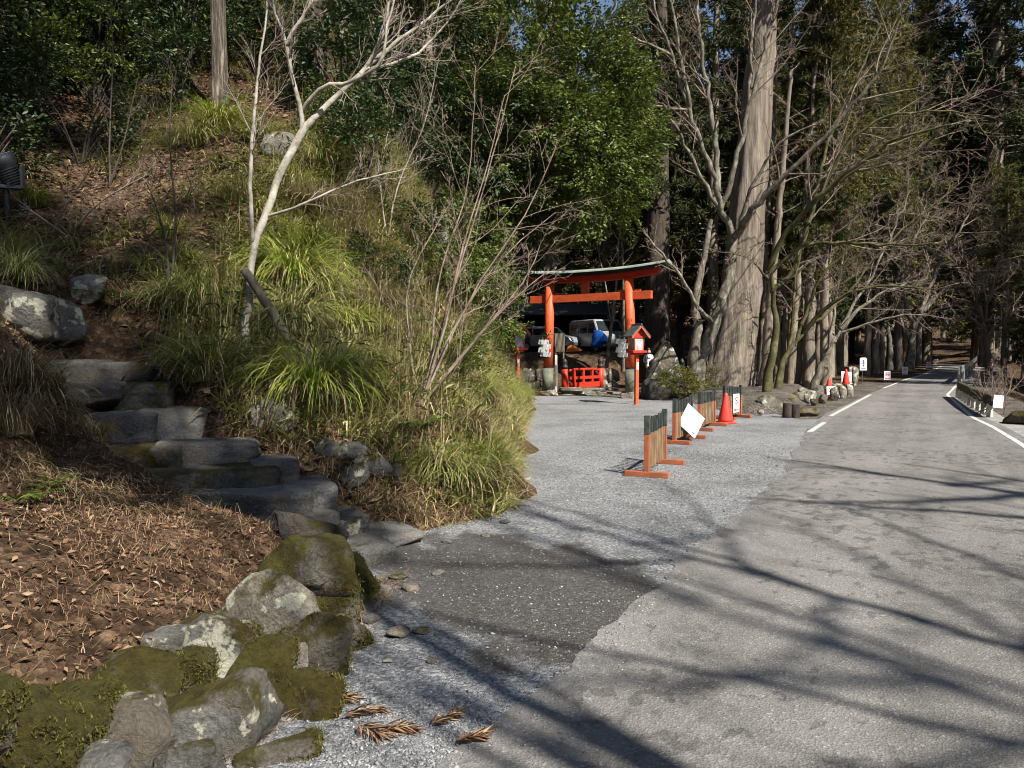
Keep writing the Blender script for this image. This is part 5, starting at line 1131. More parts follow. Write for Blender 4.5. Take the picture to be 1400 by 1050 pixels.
# --- giant cedar
cb = at(987, 541, 28.0); cb[2] = 0.05
root = empty('giant_cedar', cb, 'giant old cedar with pale furrowed trunk towering beside the gate', 'tree')
P, r = smooth_path([at(986, 552, 28) - cb, at(988, 532, 28) - cb, at(996, 500, 28) - cb, at(1003, 450, 28) - cb, at(1012, 400, 28) - cb, at(1024, 260, 28) - cb, at(1039, 100, 28) - cb, at(1047, 0, 28) - cb, at(1056, -140, 28) - cb, at(1066, -420, 28) - cb], [1.18, 1.08, 0.90, 0.80, 0.74, 0.62, 0.50, 0.44, 0.34, 0.1], 0.5, 0.02, np.random.default_rng(4))
V, F = tube_arrays(P, r, 40)
ang = np.tile(np.arange(40), len(P)); ring = np.repeat(np.arange(len(P)), 40)
ctr = np.repeat(P, 40, axis=0); rgc = np.random.default_rng(9); ridge = rgc.normal(size=40) * 0.045
wv = np.array([mnoise.noise(Vector((a * 0.8, i * 0.12, 0))) for a, i in zip(ang, ring)])
fl = np.clip(1 - ctr[:, 2] / 3.0, 0, 1) ** 2
V = ctr + (V - ctr) * (1 + ridge[ang] + 0.06 * wv + 0.22 * fl * np.sin(ang * 2 * PI / 40 * 5))[:, None]
link('trunk', npmesh('trunk', V, F), M['bark_cedar'], root, True)
rgc = np.random.default_rng(31); cp = []; cd_ = []; lim = []
for j in range(46):
    h = rgc.uniform(15.5, 27); a = rgc.uniform(0, 2 * PI); base_p = np.array([np.interp(h, P[:, 2], P[:, i]) for i in (0, 1)] + [h])
    Q = wander(base_p, (math.cos(a), math.sin(a), 0.1), rgc.uniform(2.5, 4.5), 6, 0.07, -0.05, rgc); lim.append((Q, np.linspace(0.09, 0.015, 7), 5))
    for _ in range(46): u = rgc.uniform(1, 6) ; i = min(int(u), 5); cp.append(Q[i] + (Q[i + 1] - Q[i]) * (u - i) + rgc.normal(size=3) * 0.3); cd_.append((math.cos(a), math.sin(a), -0.4))
cp = np.array(cp); cd_ = np.array(cd_); k9 = 8
VV, FF = leaves_arrays(np.repeat(cp, k9, axis=0) + rgc.normal(size=(len(cp) * k9, 3)) * 0.1, np.repeat(cd_, k9, axis=0) + rgc.normal(size=(len(cp) * k9, 3)) * 0.7, rgc.normal(size=(len(cp) * k9, 3)), rgc.uniform(0.25, 0.5, len(cp) * k9), rgc.uniform(0.06, 0.12, len(cp) * k9))
link('crown', npmesh('crown', VV, FF), M['leaf_cedar'], root); tag(link('limbs', tubes_mesh('limbs', lim), M['bark_dark'], root, True), kind='stuff')
# a bare vine pole: slim dead trunk right of the cedar
# --- bare maple in front of the cedar, left
D0 = 25.0
mb = gp(952, 546) ; 
limbs = [(P3([(950, 548, D0), (953, 520, D0), (962, 480, D0), (978, 440, D0), (990, 400, D0), (1000, 355, D0), (1003, 320, D0)]), [0.34, 0.27, 0.23, 0.20, 0.17, 0.15, 0.14]),
         (P3([(948, 535, D0), (947, 490, 24.8), (955, 450, 24.6), (950, 410, 24.5), (962, 350, 24.5), (972, 300, 24.4)]), [0.20, 0.18, 0.15, 0.13, 0.10, 0.08]),
         (P3([(1003, 325, D0), (985, 285, 24.8), (978, 250, 24.6), (945, 160, 24.4), (920, 80, 24.2), (895, 10, 24.0), (885, -40, 24)]), [0.125, 0.105, 0.09, 0.07, 0.052, 0.036, 0.02]),
         (P3([(982, 262, 24.7), (978, 200, 24.6), (968, 130, 24.5), (958, 60, 24.4), (950, -20, 24.3)]), [0.11, 0.09, 0.075, 0.06, 0.03]),
         (P3([(985, 285, 24.8), (1005, 230, 24.5), (1020, 160, 24.3), (1026, 90, 24.2), (1030, 20, 24.1), (1035, -40, 24)]), [0.10, 0.085, 0.07, 0.055, 0.04, 0.022]),
         (P3([(1022, 150, 24.3), (1040, 85, 24.0), (1058, 20, 23.8), (1070, -30, 23.7)]), [0.075, 0.06, 0.05, 0.03]),
         (P3([(945, 160, 24.4), (928, 60, 24.1), (912, -30, 24)]), [0.07, 0.05, 0.03]),
         (P3([(1003, 325, D0), (1020, 300, 24.0), (1050, 262, 23.4), (1110, 205, 22.6), (1160, 150, 22.0), (1200, 100, 21.5), (1235, 20, 21)]), [0.12, 0.10, 0.09, 0.07, 0.055, 0.04, 0.02]),
         (P3([(985, 285, 24.8), (955, 235, 24.4), (930, 185, 24.2), (905, 140, 24.0)]), [0.08, 0.065, 0.045, 0.025]),
         (P3([(975, 440, D0), (955, 425, 24.0), (935, 385, 23.5), (905, 348, 23.2), (880, 318, 23)]), [0.09, 0.07, 0.05, 0.035, 0.02]),
         (P3([(1012, 310, 24.5), (1030, 250, 24), (1075, 190, 23.4), (1120, 170, 23)]), [0.07, 0.055, 0.04, 0.02]),
         (P3([(920, 80, 24.2), (890, 60, 24), (850, 45, 23.8), (815, 35, 23.6)]), [0.05, 0.04, 0.03, 0.015]),
         (P3([(940, 150, 24.4), (900, 145, 24), (860, 130, 23.7), (820, 135, 23.5)]), [0.045, 0.035, 0.025, 0.012])]
bare_tree('bare_maple', limbs, M['bark_pale'], 'bare maple with many pale upright limbs in front of the giant cedar', seed=12, levels=3, n_side=9, ratio=0.41, minr=0.0055, twigm=M['twigred'], twig_from=2, lift=0.02, spread=0.85, trunk_limbs=2, wobs=0.03)
# --- bare maples spreading over the road, right of the cedar
def maple(px, pyb, d, limbspx, label, seed, m='bark_pale', n_side=10, ratio=0.42, group='bare maples leaning over the road', levels=3, minr=0.006):
    L = []
    for q, (st, r0) in enumerate(limbspx):
        pp = P3([(a, b_, d + o_) for a, b_, o_ in st]); L.append((pp, np.linspace(r0, r0 * 0.22, len(pp)) * (0.85 if q else 1.0)))
    return bare_tree('bare_maple', L, M[m], label, 'tree', group, seed, levels, n_side, ratio, minr, M['twigred'], 0.015, 0.9, 1, 0.10, (0.1, -0.05, 0), 1, 0.25, 8, 0.03)
maple(1046, 540, 23.0, [([(1046, 549, 0), (1052, 500, 0), (1060, 450, 0), (1056, 400, 0), (1050, 365, 0)], 0.17),
    ([(1050, 370, 0), (1075, 320, -0.5), (1120, 270, -1.2), (1180, 220, -2), (1230, 190, -2.6), (1300, 170, -3.2)], 0.12),
    ([(1052, 375, 0), (1090, 340, -0.4), (1150, 332, -1), (1220, 335, -1.8), (1285, 334, -2.4)], 0.09),
    ([(1056, 400, 0), (1085, 365, 0.4), (1110, 290, 0.6), (1130, 200, 0.8), (1170, 110, 1.0), (1205, 30, 1.2)], 0.10),
    ([(1120, 270, -1.2), (1160, 195, -1.6), (1215, 160, -2), (1290, 150, -2.6), (1370, 165, -3)], 0.07),
    ([(1100, 290, 0), (1160, 240, -0.5), (1240, 215, -1.4), (1310, 150, -2.2), (1345, 90, -2.4)], 0.07),
    ([(1050, 380, 0), (1020, 350, -0.5), (990, 345, -1)], 0.05)], 'bare maple with long dark limbs reaching right across the road', 33, 'bark_moss')
maple(1060, 537, 26.0, [([(1062, 541, 0), (1068, 505, 0), (1078, 480, 0), (1100, 455, 0)], 0.16),
    ([(1100, 455, 0), (1130, 420, -0.5), (1165, 400, -1), (1210, 390, -1.5), (1260, 395, -2)], 0.10),
    ([(1090, 465, 0), (1105, 420, 0), (1130, 370, -0.3), (1180, 320, -0.7), (1230, 275, -1.2)], 0.09),
    ([(1110, 445, 0), (1160, 400, 0.2), (1200, 350, 0.2), (1250, 300, 0.2), (1300, 270, 0)], 0.07),
    ([(1078, 480, 0), (1085, 430, 0.2), (1088, 380, 0.4), (1100, 330, 0.5)], 0.08)], 'slanting bare maple beside the row of slender trunks', 34, 'bark_moss', 10)
maple(1125, 530, 28.0, [([(1113, 533, 0), (1122, 505, 0), (1134, 475, 0), (1150, 450, 0)], 0.18),
    ([(1150, 450, 0), (1180, 420, 0), (1220, 395, 0), (1270, 380, 0)], 0.10), ([(1140, 468, 0), (1160, 430, 0.4), (1190, 380, 0.6), (1220, 320, 0.8), (1245, 260, 1)], 0.09), ([(1134, 475, 0), (1140, 430, 0), (1150, 370, 0.3), (1165, 300, 0.5)], 0.09), ([(1150, 455, 0), (1195, 440, -0.6), (1240, 430, -1), (1290, 435, -1.5)], 0.07)], 'bare maple leaning right at the end of the stone edging', 35, 'bark_pale', 10)
maple(1250, 500, 46.0, [([(1243, 506, 0), (1246, 480, 0), (1250, 450, 0), (1262, 425, 0)], 0.34),
    ([(1262, 425, 0), (1300, 390, 0), (1350, 370, -2), (1400, 365, -4)], 0.18), ([(1250, 450, 0), (1235, 400, 0), (1245, 340, 0), (1270, 290, 0)], 0.2), ([(1258, 430, 0), (1280, 370, 0), (1310, 320, -1), (1330, 280, -1)], 0.16), ([(1262, 430, 0), (1310, 425, -2), (1360, 440, -4)], 0.12), ([(1246, 470, 0), (1225, 420, 1), (1215, 350, 1)], 0.12)], 'big bare maple where the road dips into shade', 36, 'bark_pale', 9, 0.5, minr=0.013)
maple(1190, 480, 52.0, [([(1215, 506, 0), (1216, 470, 0), (1212, 430, 0)], 0.28), ([(1212, 440, 0), (1235, 380, 0), (1262, 310, 0), (1268, 250, 0)], 0.16), ([(1212, 430, 0), (1205, 360, 0), (1225, 290, 0), (1250, 230, 0)], 0.15), ([(1214, 450, 0), (1190, 400, 0), (1180, 340, 0), (1195, 280, 0)], 0.13), ([(1216, 450, 0), (1260, 400, 0), (1300, 330, 0), (1310, 280, 0)], 0.13)], 'hazy grey bare tree behind the roadside trunks', 37, 'bark_pale', 10, 0.55, minr=0.014)
maple(1345, 480, 34.0, [([(1352, 520, 0), (1350, 480, 0), (1345, 440, 0)], 0.20), ([(1345, 445, 0), (1330, 390, 0), (1310, 340, 0)], 0.10), ([(1345, 440, 0), (1360, 380, 0), (1375, 320, 0)], 0.10), ([(1348, 460, 0), (1380, 430, 0), (1420, 410, 0)], 0.08), ([(1347, 450, 0), (1310, 420, 0), (1280, 410, 0)], 0.07)], 'dark bare tree on the stream bank right of the road', 38, 'bark_dark', 9, 0.55, minr=0.01)
# dead twigs by the white board
g = gp(1372, 574); g = g + np.array([0.5, 1.0, -0.1])
L = []
for k in range(9):
    a = random.uniform(-0.9, 0.9); L.append(([g + np.array([random.uniform(-0.5, 0.5), random.uniform(-0.2, 0.8), 0]), g + np.array([a * 0.5, 0.3, 0.5]), g + np.array([a * 1.1, 0.4, random.uniform(0.8, 1.5)])], [0.012, 0.009, 0.004]))
bare_tree('dry_shrub', L, M['twigred'], 'tangle of dry reddish twigs behind the timber guard rail', 'shrub', None, 44, 2, 5, 0.5, 0.003, M['twigred'], 0.0, 0.9, 0, 0.12, None, 1, 0.2, 5, 0.02, 0.2)
g = gp(1350, 560); g = g + np.array([2.0, 2.4, -0.4])
L = []
for k in range(9):
    a = random.uniform(-0.9, 0.9); L.append(([g + np.array([random.uniform(-0.8, 0.8), random.uniform(-0.2, 0.8), 0]), g + np.array([a * 0.7, 0.3, 0.8]), g + np.array([a * 0.8, 0.4, random.uniform(0.8, 1.7)])], [0.014, 0.010, 0.004]))
bare_tree('dry_shrub', L, M['twigred'], 'taller dry twig shrub on the bank behind the guard rail', 'shrub', None, 45, 2, 5, 0.5, 0.003, M['twigred'], 0.0, 0.9, 0, 0.12, None, 1, 0.2, 5, 0.02, 0.2)
# --- pale thin forked tree inside the gate opening
bare_tree('young_tree', [(P3([(829, 503, 33.2), (833, 470, 33.2), (838, 430, 33.2), (842, 395, 33.2), (848, 300, 33.2)]), [0.10, 0.085, 0.07, 0.05, 0.02]), (P3([(837, 443, 33.2), (832, 420, 33.2), (829, 395, 33.2), (815, 330, 33.4)]), [0.05, 0.04, 0.03, 0.015])], M['bark_pale'], 'thin pale forked trunk seen through the gate', seed=51, levels=2, n_side=5, ratio=0.4, minr=0.008, twig_from=0, tmin=0.6)
bare_tree('young_tree', [(P3([(852, 508, 34.0), (852, 470, 34), (853, 420, 34), (850, 330, 34)]), [0.10, 0.09, 0.08, 0.03])], M['bark_pale'], 'thin straight pale trunk just left of the right gate pillar', seed=52, levels=2, n_side=5, ratio=0.3, minr=0.008, twig_from=0, tmin=0.6)
# --- row of slender trunks right of the cedar
def slender(px0, py0, d, px1, py1, r0, label, seed, top=-60):
    p0 = at(px0, py0 + 3, d); p1 = at(px1, py1, d); p2 = p1 + (p1 - p0) * 1.3
    t = bare_tree('slender_tree', [([p0, p0 * 0.6 + p1 * 0.4, p1, p2], [r0, r0 * 0.85, r0 * 0.62, r0 * 0.25])], M['bark_slim'], label, 'tree', 'slender trunks behind the stone edging', seed, 2, 12, 0.16, 0.01, M['twig'], -0.02, 1.0, 0, 0.1, None, 1, 0.3, 9, 0.02)
    SL.append((t, (p1 + p2) / 2 - p0)); return t
SL = []
for i, a in enumerate([(1038, 529, 30.0, 1049, 330, 0.13, 'slender dark trunk closest to the giant cedar'), (1043, 530, 27.6, 1060, 345, 0.22, 'thick pale slender trunk next to the giant cedar'), (1060, 528, 30.5, 1068, 380, 0.13, 'thin dark trunk behind the crossing maple stem'),
        (1071, 526, 31.0, 1075, 330, 0.12, 'thin pale trunk in the middle of the row'), (1079, 528, 29.0, 1098, 300, 0.16, 'slanting trunk in the middle of the row'), (1091, 528, 30.0, 1100, 350, 0.13, 'thin trunk left of the stout one in the row'),
        (1105, 527, 29.5, 1109, 300, 0.27, 'stout pale trunk standing in the row above the edging stones'), (1117, 528, 31.0, 1121, 330, 0.15, 'slim trunk just right of the stout one'), (1127, 527, 29.5, 1128, 250, 0.20, 'tall straight trunk at the end of the row above the cone'), (1133, 522, 33.0, 1135, 350, 0.14, 'last thin trunk of the row behind the cone'),
        (1052, 524, 34.0, 1056, 360, 0.13, 'thin shaded trunk in the second rank of the row'), (1086, 522, 35.0, 1089, 340, 0.15, 'shaded trunk in the second rank behind the maple'), (1185, 512, 44.0, 1190, 330, 0.22, 'dark trunk behind the white gabled sign'), (1197, 510, 46.0, 1198, 300, 0.25, 'pale trunk right of the white gabled sign'),
        (1228, 503, 50.0, 1228, 330, 0.28, 'pale trunk by the sunlit board at the bend'), (1255, 498, 54.0, 1258, 330, 0.25, 'pale straight trunk beyond the big bare maple'), (1205, 508, 50.0, 1207, 330, 0.2, 'thin trunk between sign and sunlit board')]):
    slender(*a, 60 + i)
# dark trunk right behind the gate
t = empty('cedar_tree', at(897, 520, 39.0) * np.array([1, 1, 0]), 'thick dark cedar trunk right behind the gate', 'tree')
P, r = smooth_path([(0, 0, -0.3), (0, 0, 2), (0.05, 0, 9), (0.1, 0, 22)], [0.85, 0.68, 0.58, 0.2], 0.8, 0.01, np.random.default_rng(3)); link('trunk', tubes_mesh('trunk', [(P, r, 18)]), M['bark_dark'], t, True); DT = t
# --- cedar kinds for the wood
KINDS = []
for i, (H, c0, rm, nb, per, tr) in enumerate([(25, 5.0, 3.1, 190, 15, 0.34), (28, 9.0, 2.9, 180, 15, 0.38), (22, 3.0, 2.8, 180, 14, 0.28), (30, 19.0, 3.4, 120, 16, 0.42)]):
    KINDS.append(cedar_meshes(70 + i, H, c0, rm, nb, per, tr))
for k in KINDS: k[0].materials.append(M['bark_slim']); k[1].materials.append(M['leaf_cedar'])
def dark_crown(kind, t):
    c = link('crown', KINDS[kind][1], None, t); c.material_slots[0].link = 'OBJECT'; c.material_slots[0].material = M['leaf_cedar_shaded']; return c
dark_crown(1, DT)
for i, (t, top) in enumerate(SL):
    if i <= 4: continue
    c = link('crown', KINDS[1][1], None, t) if i % 3 else dark_crown(1, t); k = top[2] / 17.5; c.scale = (0.55, 0.55, k * 0.92)
    c.location = (top[0] * 0.35, 0, 0); c.rotation_euler = (0, 0, i * 1.3)
def cedar(x, y, z, kind, s, label, group, dark=False, name='cedar_tree', thin=1.0):
    t = empty(name, (x, y, z), label, 'tree', group, random.uniform(0, 6.28)); t.scale = (s * thin * random.uniform(0.9, 1.15), s * thin * random.uniform(0.9, 1.15), s)
    link('trunk', KINDS[kind][0], None, t, True); dark_crown(kind, t) if dark else link('crown', KINDS[kind][1], None, t)
    return t
random.seed(77)
def hz1(x, y): return float(hill_z([x], [y])[0])
# wood behind the gate and the row of trunks
LB = 'tall cedar in the sunlit wood behind the gate and the trunk row'
for (x, y) in [(8.5, 44), (11.5, 41), (14, 46), (10, 50), (17, 52), (6.5, 55), (13, 57), (19.5, 58), (2.5, 58), (9, 62), (16, 64), (22.5, 66), (-2.5, 62), (5, 68), (12, 70), (19, 72), (25, 74), (0, 74), (8, 78), (15, 80), (22, 82), (29, 83), (27, 92), (19, 92), (11, 90), (3, 88), (34, 100), (25, 104), (14, 104), (4, 102), (38, 114), (30, 118), (18, 118), (14.5, 38), (17.2, 42), (18.8, 46), (21.3, 50), (16.5, 49), (23.6, 55), (26.8, 60), (20.5, 60), (29.5, 67), (33, 73), (26, 68), (31, 80), (37, 82), (41, 88), (30, 90), (36, 97), (44, 98), (50, 108), (41, 108), (36, 66), (39.5, 71.5), (44, 80), (48, 88), (34, 68), (28, 56)]:
    cedar(x + random.uniform(-0.8, 0.8), y + random.uniform(-1, 1), float(land_z(np.array([x]), np.array([y]))[0]), random.choice([0, 0, 1, 2]), random.uniform(0.85, 1.2), LB, 'cedars in the wood behind the gate', random.random() < 0.45)
for (x, y, s_) in [(33, 62, 1.45), (35.5, 66, 1.4), (30, 60, 1.4), (38.5, 70, 1.4), (42.5, 77, 1.45), (26.5, 53, 1.3), (36.6, 65.5, 1.5)]:
    cedar(x, y, float(land_z(np.array([x]), np.array([y]))[0]), 2, s_, LB, 'cedars in the wood behind the gate', thin=1.25 if s_ > 1.46 else 0.9)
cedar(40.2, 63.5, 0.0, 2, 1.6, 'broad dark cedar where the guard rail bends away', 'cedars on the far bank', True, thin=1.0)
# hillside wood above the bank
LH = 'dark cedar on the steep hillside above the bank'
for (x, y) in [(-3.5, 30), (-6, 27), (-9, 31), (-2, 36), (-7, 37), (-12, 35), (-11, 25), (-15, 29), (-4.5, 43), (-10, 43), (-16, 41), (-18, 34), (-21, 27), (-25, 35), (-6, 50), (-14, 52), (-22, 46), (-1, 48), (-28, 44)]:
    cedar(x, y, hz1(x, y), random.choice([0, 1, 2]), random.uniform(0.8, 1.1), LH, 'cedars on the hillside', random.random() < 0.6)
# trunks that show on the left slope
for px, py, dm, kd, lab in ((300, 150, 9.0, 3, 'cedar with pale peeling trunk on the upper left slope'), (432, 150, 10.0, 3, 'cedar trunk lit by sun behind the leaning sapling')):
    g = hill_at(px, py, dm); t = cedar(g[0], g[1], g[2], kd, 0.75, lab, 'cedars on the left slope', thin=0.45)
    for c in t.children:
        if c.name.startswith('trunk'): c.material_slots[0].link = 'OBJECT'; c.material_slots[0].material = M['bark_peel']
# far bank, right of the road: shade put into its darker spray colour
LR = 'dark cedar crowding the far stream bank beyond the road'
for (x, y) in [(32.6, 49), (36, 52), (34.6, 53.5), (40, 56), (38.6, 60), (43, 63), (42, 67), (47, 66), (45.5, 71), (51, 74), (48.6, 77), (56, 80), (53, 84), (58, 90), (56, 94), (63, 98), (60, 103), (68, 106), (30.5, 43), (34, 40), (40, 46), (37.3, 57.5), (39.6, 62), (38.3, 59.5), (62, 118), (58, 120), (66, 119), (70, 117), (74, 118), (63, 134), (70, 132), (77, 133), (57, 138), (84, 138), (68, 150), (78, 152), (60, 155), (88, 156), (54, 122), (50, 126), (47, 133), (72, 126), (80, 126), (88, 130), (65, 142), (55, 146), (75, 143), (95, 146), (48, 150), (40, 140), (42, 62.5), (47.5, 70), (36, 30), (42, 36), (45, 26), (39, 22), (49, 40)]:
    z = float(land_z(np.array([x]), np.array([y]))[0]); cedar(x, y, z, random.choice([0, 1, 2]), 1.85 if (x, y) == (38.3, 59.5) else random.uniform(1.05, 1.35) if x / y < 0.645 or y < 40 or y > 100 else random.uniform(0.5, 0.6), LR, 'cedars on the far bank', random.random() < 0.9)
# unseen wood behind the camera; high crowned cedars added to shade slope and steps
for (x, y, kd, s, lab) in [(5.2, -8.6, 3, 1.1, 'unseen tall high crowned cedar added to shade the steps and slope'), (8.3, -12.0, 3, 1.6, 'unseen tallest high crowned cedar added to shade the upper slope'), (33, 20, 1, 1.0, 'full cedar on the stream bank opposite the stone edging'), (39, 27, 1, 1.0, 'full cedar on the stream bank opposite the far lane')]:
    t = cedar(x, y, -0.8, kd, s, lab, 'cedars across the road', True, thin=0.85 if s > 1.5 else 1.0)
    if kd == 3:
        for c in t.children:
            if c.name.startswith('trunk'): c.scale = (0.3, 0.3, 1.0)  # trunk thinned so its shadow stays off the terrace
def roadside(x, y, H, seed, label, r=0.14, n=8, c0=0.3):
    rg = np.random.default_rng(seed); p = np.array([x, y, -0.6]); L = []
    lean = np.array([rg.normal() * 0.04, rg.normal() * 0.04])
    tr = [p, p + np.array([lean[0] * H * 0.3, lean[1] * H * 0.3, H * 0.35]), p + np.array([lean[0] * H, lean[1] * H, H * 0.7]), p + np.array([lean[0] * H * 1.2, lean[1] * H, H])]
    L.append((tr, [r, r * 0.8, r * 0.5, 0.02]))
    for k in range(n):
        t_ = c0 + (0.9 - c0) * k / n; q = p + np.array([lean[0] * H * t_, lean[1] * H * t_, H * t_]); a = k * 2.4 + rg.uniform(0, 1); l = H * 0.34 * (1.2 - t_)
        d_ = np.array([math.cos(a), math.sin(a), 0.55]); L.append(([q, q + d_ * l * 0.5, q + d_ * l + np.array([0, 0, l * 0.15])], [r * 0.5, r * 0.33, 0.02]))
    bare_tree('bare_tree', L, M['bark_dark'], label, 'tree', 'bare trees across the road', seed, 3, 5, 0.42, 0.008, M['twig'], 0.02, 0.8, 1, 0.12, None, 1, 0.2, 8, 0.03)
roadside(10.8, -6.6, 20, 402, 'tall bare tree beside the high crowned cedar across the road', 0.12, 12, 0.4)
roadside(8.6, -3.6, 17, 407, 'wide bare tree across the road from the barricades', 0.10, 12, 0.45)
roadside(13.5, -2.5, 18, 403, 'bare tree across the road from the gravel forecourt', 0.22, 14)
roadside(20.5, 3.0, 18, 404, 'bare tree on the stream side opposite the barricades', 0.22, 14)
roadside(25.0, 9.0, 17, 405, 'bare tree on the stream side before the guard rail', 0.22, 12)
roadside(31.0, 16.0, 18, 406, 'bare tree on the stream side behind the guard rail', 0.18, 9)
# --- evergreen broadleaf trees in the middle
e1 = hill_at(668, 430, 14.0)
leafy_tree('evergreen_tree', e1, at(768, 190, 19.5), (4.2, 4.2, 5.2), 900, 81, M['leaf_green'], M['bark_dark'], 'large glossy evergreen tree hanging over the left end of the gate', None, extra=[(at(740, 90, 20.0), (5.2, 4.2, 4.6), 500), (at(676, 325, 19.0), (2.2, 2.2, 1.9), 160), (at(850, 170, 21.0), (2.0, 2.4, 3.0), 150)], L=0.12, Wd=0.052, spread=0.6)
e2 = hill_at(640, 330, 12.0)
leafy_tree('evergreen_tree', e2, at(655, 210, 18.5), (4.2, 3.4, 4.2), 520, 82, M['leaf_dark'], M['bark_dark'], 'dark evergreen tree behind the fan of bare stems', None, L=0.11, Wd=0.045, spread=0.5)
e3 = hill_at(690, 480, 12.0)
leafy_tree('evergreen_shrub', e3, at(655, 415, 17.0), (2.0, 2.0, 2.0), 260, 83, M['leaf_green'], M['bark_dark'], 'leafy evergreen shrub on the bank behind the left lantern', None, cat='shrub', L=0.08, Wd=0.035, spread=0.4, trunk_r=0.05)
e4 = hill_at(560, 180, 12.0)
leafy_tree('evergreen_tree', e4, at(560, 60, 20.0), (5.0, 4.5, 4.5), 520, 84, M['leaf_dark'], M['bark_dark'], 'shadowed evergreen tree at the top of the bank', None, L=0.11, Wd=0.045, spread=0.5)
e5 = hill_at(620, 420, 10.0)
leafy_tree('evergreen_shrub', e5, e5 + np.array([0.15, 0, 0.95]), (1.7, 1.6, 1.9), 170, 85, M['leaf_green'], M['bark_dark'], 'leafy green shrub half hidden by the bare stems', None, cat='shrub', L=0.07, Wd=0.03, spread=0.32, trunk_r=0.03)
leafy_tree('evergreen_tree', (5.35, -3.2, -0.4), (5.35, -3.2, 15.0), (3.2, 3.2, 4.0), 300, 86, M['leaf_dark'], M['bark_dark'], 'unseen slim evergreen across the road, its high crown added to shade the steps', None, L=0.12, Wd=0.05, spread=0.6, trunk_r=0.10)  # trunk inferred from its shadow band; crown added to shade the steps
# --- understorey shrubs on the slope, each with its own place
rgu = np.random.default_rng(99)
def shrub_kind(seed, dims, n, k, L, lm):
    t = bush((0, 0, -50), dims, seed, lm, 'x', n, L, k, L * 4.5); return t
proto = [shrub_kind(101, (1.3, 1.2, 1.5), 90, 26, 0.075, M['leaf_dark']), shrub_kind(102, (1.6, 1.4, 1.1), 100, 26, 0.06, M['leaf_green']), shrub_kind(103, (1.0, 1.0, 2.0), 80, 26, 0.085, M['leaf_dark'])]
PLACES = [(60, 190, 6, 'dark leafy shrub behind the spotlight'), (20, 150, 6, 'dark leafy shrub at the upper edge of the litter slope'), (110, 225, 7, 'dark leafy shrub over the arching bare stems'), (190, 120, 9, 'dark leafy shrub around the upright bare shrub'),
    (250, 150, 9, 'dark leafy shrub below the peeling cedar trunk'), (90, 80, 9, 'dark leafy shrub high on the litter slope'), (30, 50, 9, 'dark leafy shrub at the top of the litter slope'), (160, 40, 10, 'dark leafy shrub under the high bare trunked cedar'), (240, 60, 10, 'dark leafy shrub between the two slope cedars'),
    (355, 110, 10, 'leafy shrub beside the peeling cedar trunk'), (400, 110, 11, 'leafy shrub behind the sapling crown'), (470, 200, 10, 'leafy shrub right of the sapling fork'), (500, 270, 9, 'leafy shrub in the gap between sapling and bare stems'), (540, 220, 11, 'leafy shrub below the shadowed evergreen'), (470, 120, 11, 'leafy shrub under the sapling branches'),
    (590, 260, 12, 'leafy shrub beside the tall pale rock'), (520, 400, 8, 'low leafy shrub on the middle of the bank'), (650, 470, 10, 'low leafy shrub near the bank lantern'), (610, 520, 8, 'small leafy shrub low on the bank'), (560, 330, 10, 'leafy shrub below the tall pale rock'), (290, 90, 11, 'dark leafy shrub at the foot of the peeling cedar'), (130, 150, 8, 'dark leafy shrub in the middle of the litter slope'), (680, 330, 15, 'leafy shrub under the large evergreen'), (700, 440, 14, 'leafy shrub left of the gate under the evergreen'), (640, 380, 12, 'leafy shrub behind the reddish stems'), (-20, 260, 6, 'dark leafy shrub left of the spotlight')]
for i, (px, py, dm, lab) in enumerate(PLACES):
    g = hill_at(px, py, dm); k = (2, 0, 0, 1)[i % 4] if i < 16 else (1, 0, 1)[i % 3]
    t = copy_tree(proto[k]); t.location = tuple(g - np.array([0, 0, 0.1])); s_ = rgu.uniform(0.8, 1.25) * (1.0 if py < 330 else 0.7); t.scale = (s_, s_, s_); t.rotation_euler = (0, 0, rgu.uniform(0, 6)); t['label'] = lab; t['group'] = 'understorey shrubs'
def kill(o):
    for c in list(o.children): kill(c)
    bpy.data.objects.remove(o)
for k in range(34):
    px = rgu.uniform(-40, 620); py = rgu.uniform(-60, 150) if px < 380 else rgu.uniform(-60, 190)
    g = hill_at(px, py, 8.0); t = copy_tree(proto[k % 3]); t.location = tuple(g - np.array([0, 0, 0.1])); s_ = rgu.uniform(1.0, 1.9); t.scale = (s_, s_, s_); t.rotation_euler = (0, 0, rgu.uniform(0, 6)); t['label'] = 'leafy shrub in the dark thicket along the top of the slope'; t['group'] = 'thicket shrubs at the top of the slope'
for p in proto: kill(p)
# ferns among the sedge
def fern_mesh(seed):
    rg = np.random.default_rng(seed); Pl = []; Dl = []; Nl = []; Ll = []
    for f in range(9):
        a = rg.uniform(0, 2 * PI); Lf = rg.uniform(0.35, 0.6); hd = np.array([math.cos(a), math.sin(a), 0]); sd = np.array([-hd[1], hd[0], 0])
        for k in range(16):
            t_ = 0.15 + 0.85 * k / 16; q = hd * Lf * t_ + np.array([0, 0, Lf * (0.75 * t_ - 0.62 * t_ * t_)])
            for sgn in (-1, 1): Pl.append(q); Dl.append(sd * sgn + hd * 0.35 + np.array([0, 0, -0.1])); Nl.append((0, 0, 1.0)); Ll.append(Lf * 0.30 * (1.05 - t_))
    V, F = leaves_arrays(np.array(Pl), np.array(Dl), np.array(Nl), np.array(Ll), np.full(len(Ll), 0.022), 0.1); me = npmesh('fronds', V, F); me.materials.append(M['leaf_green']); return me
FM = [fern_mesh(1), fern_mesh(2)]
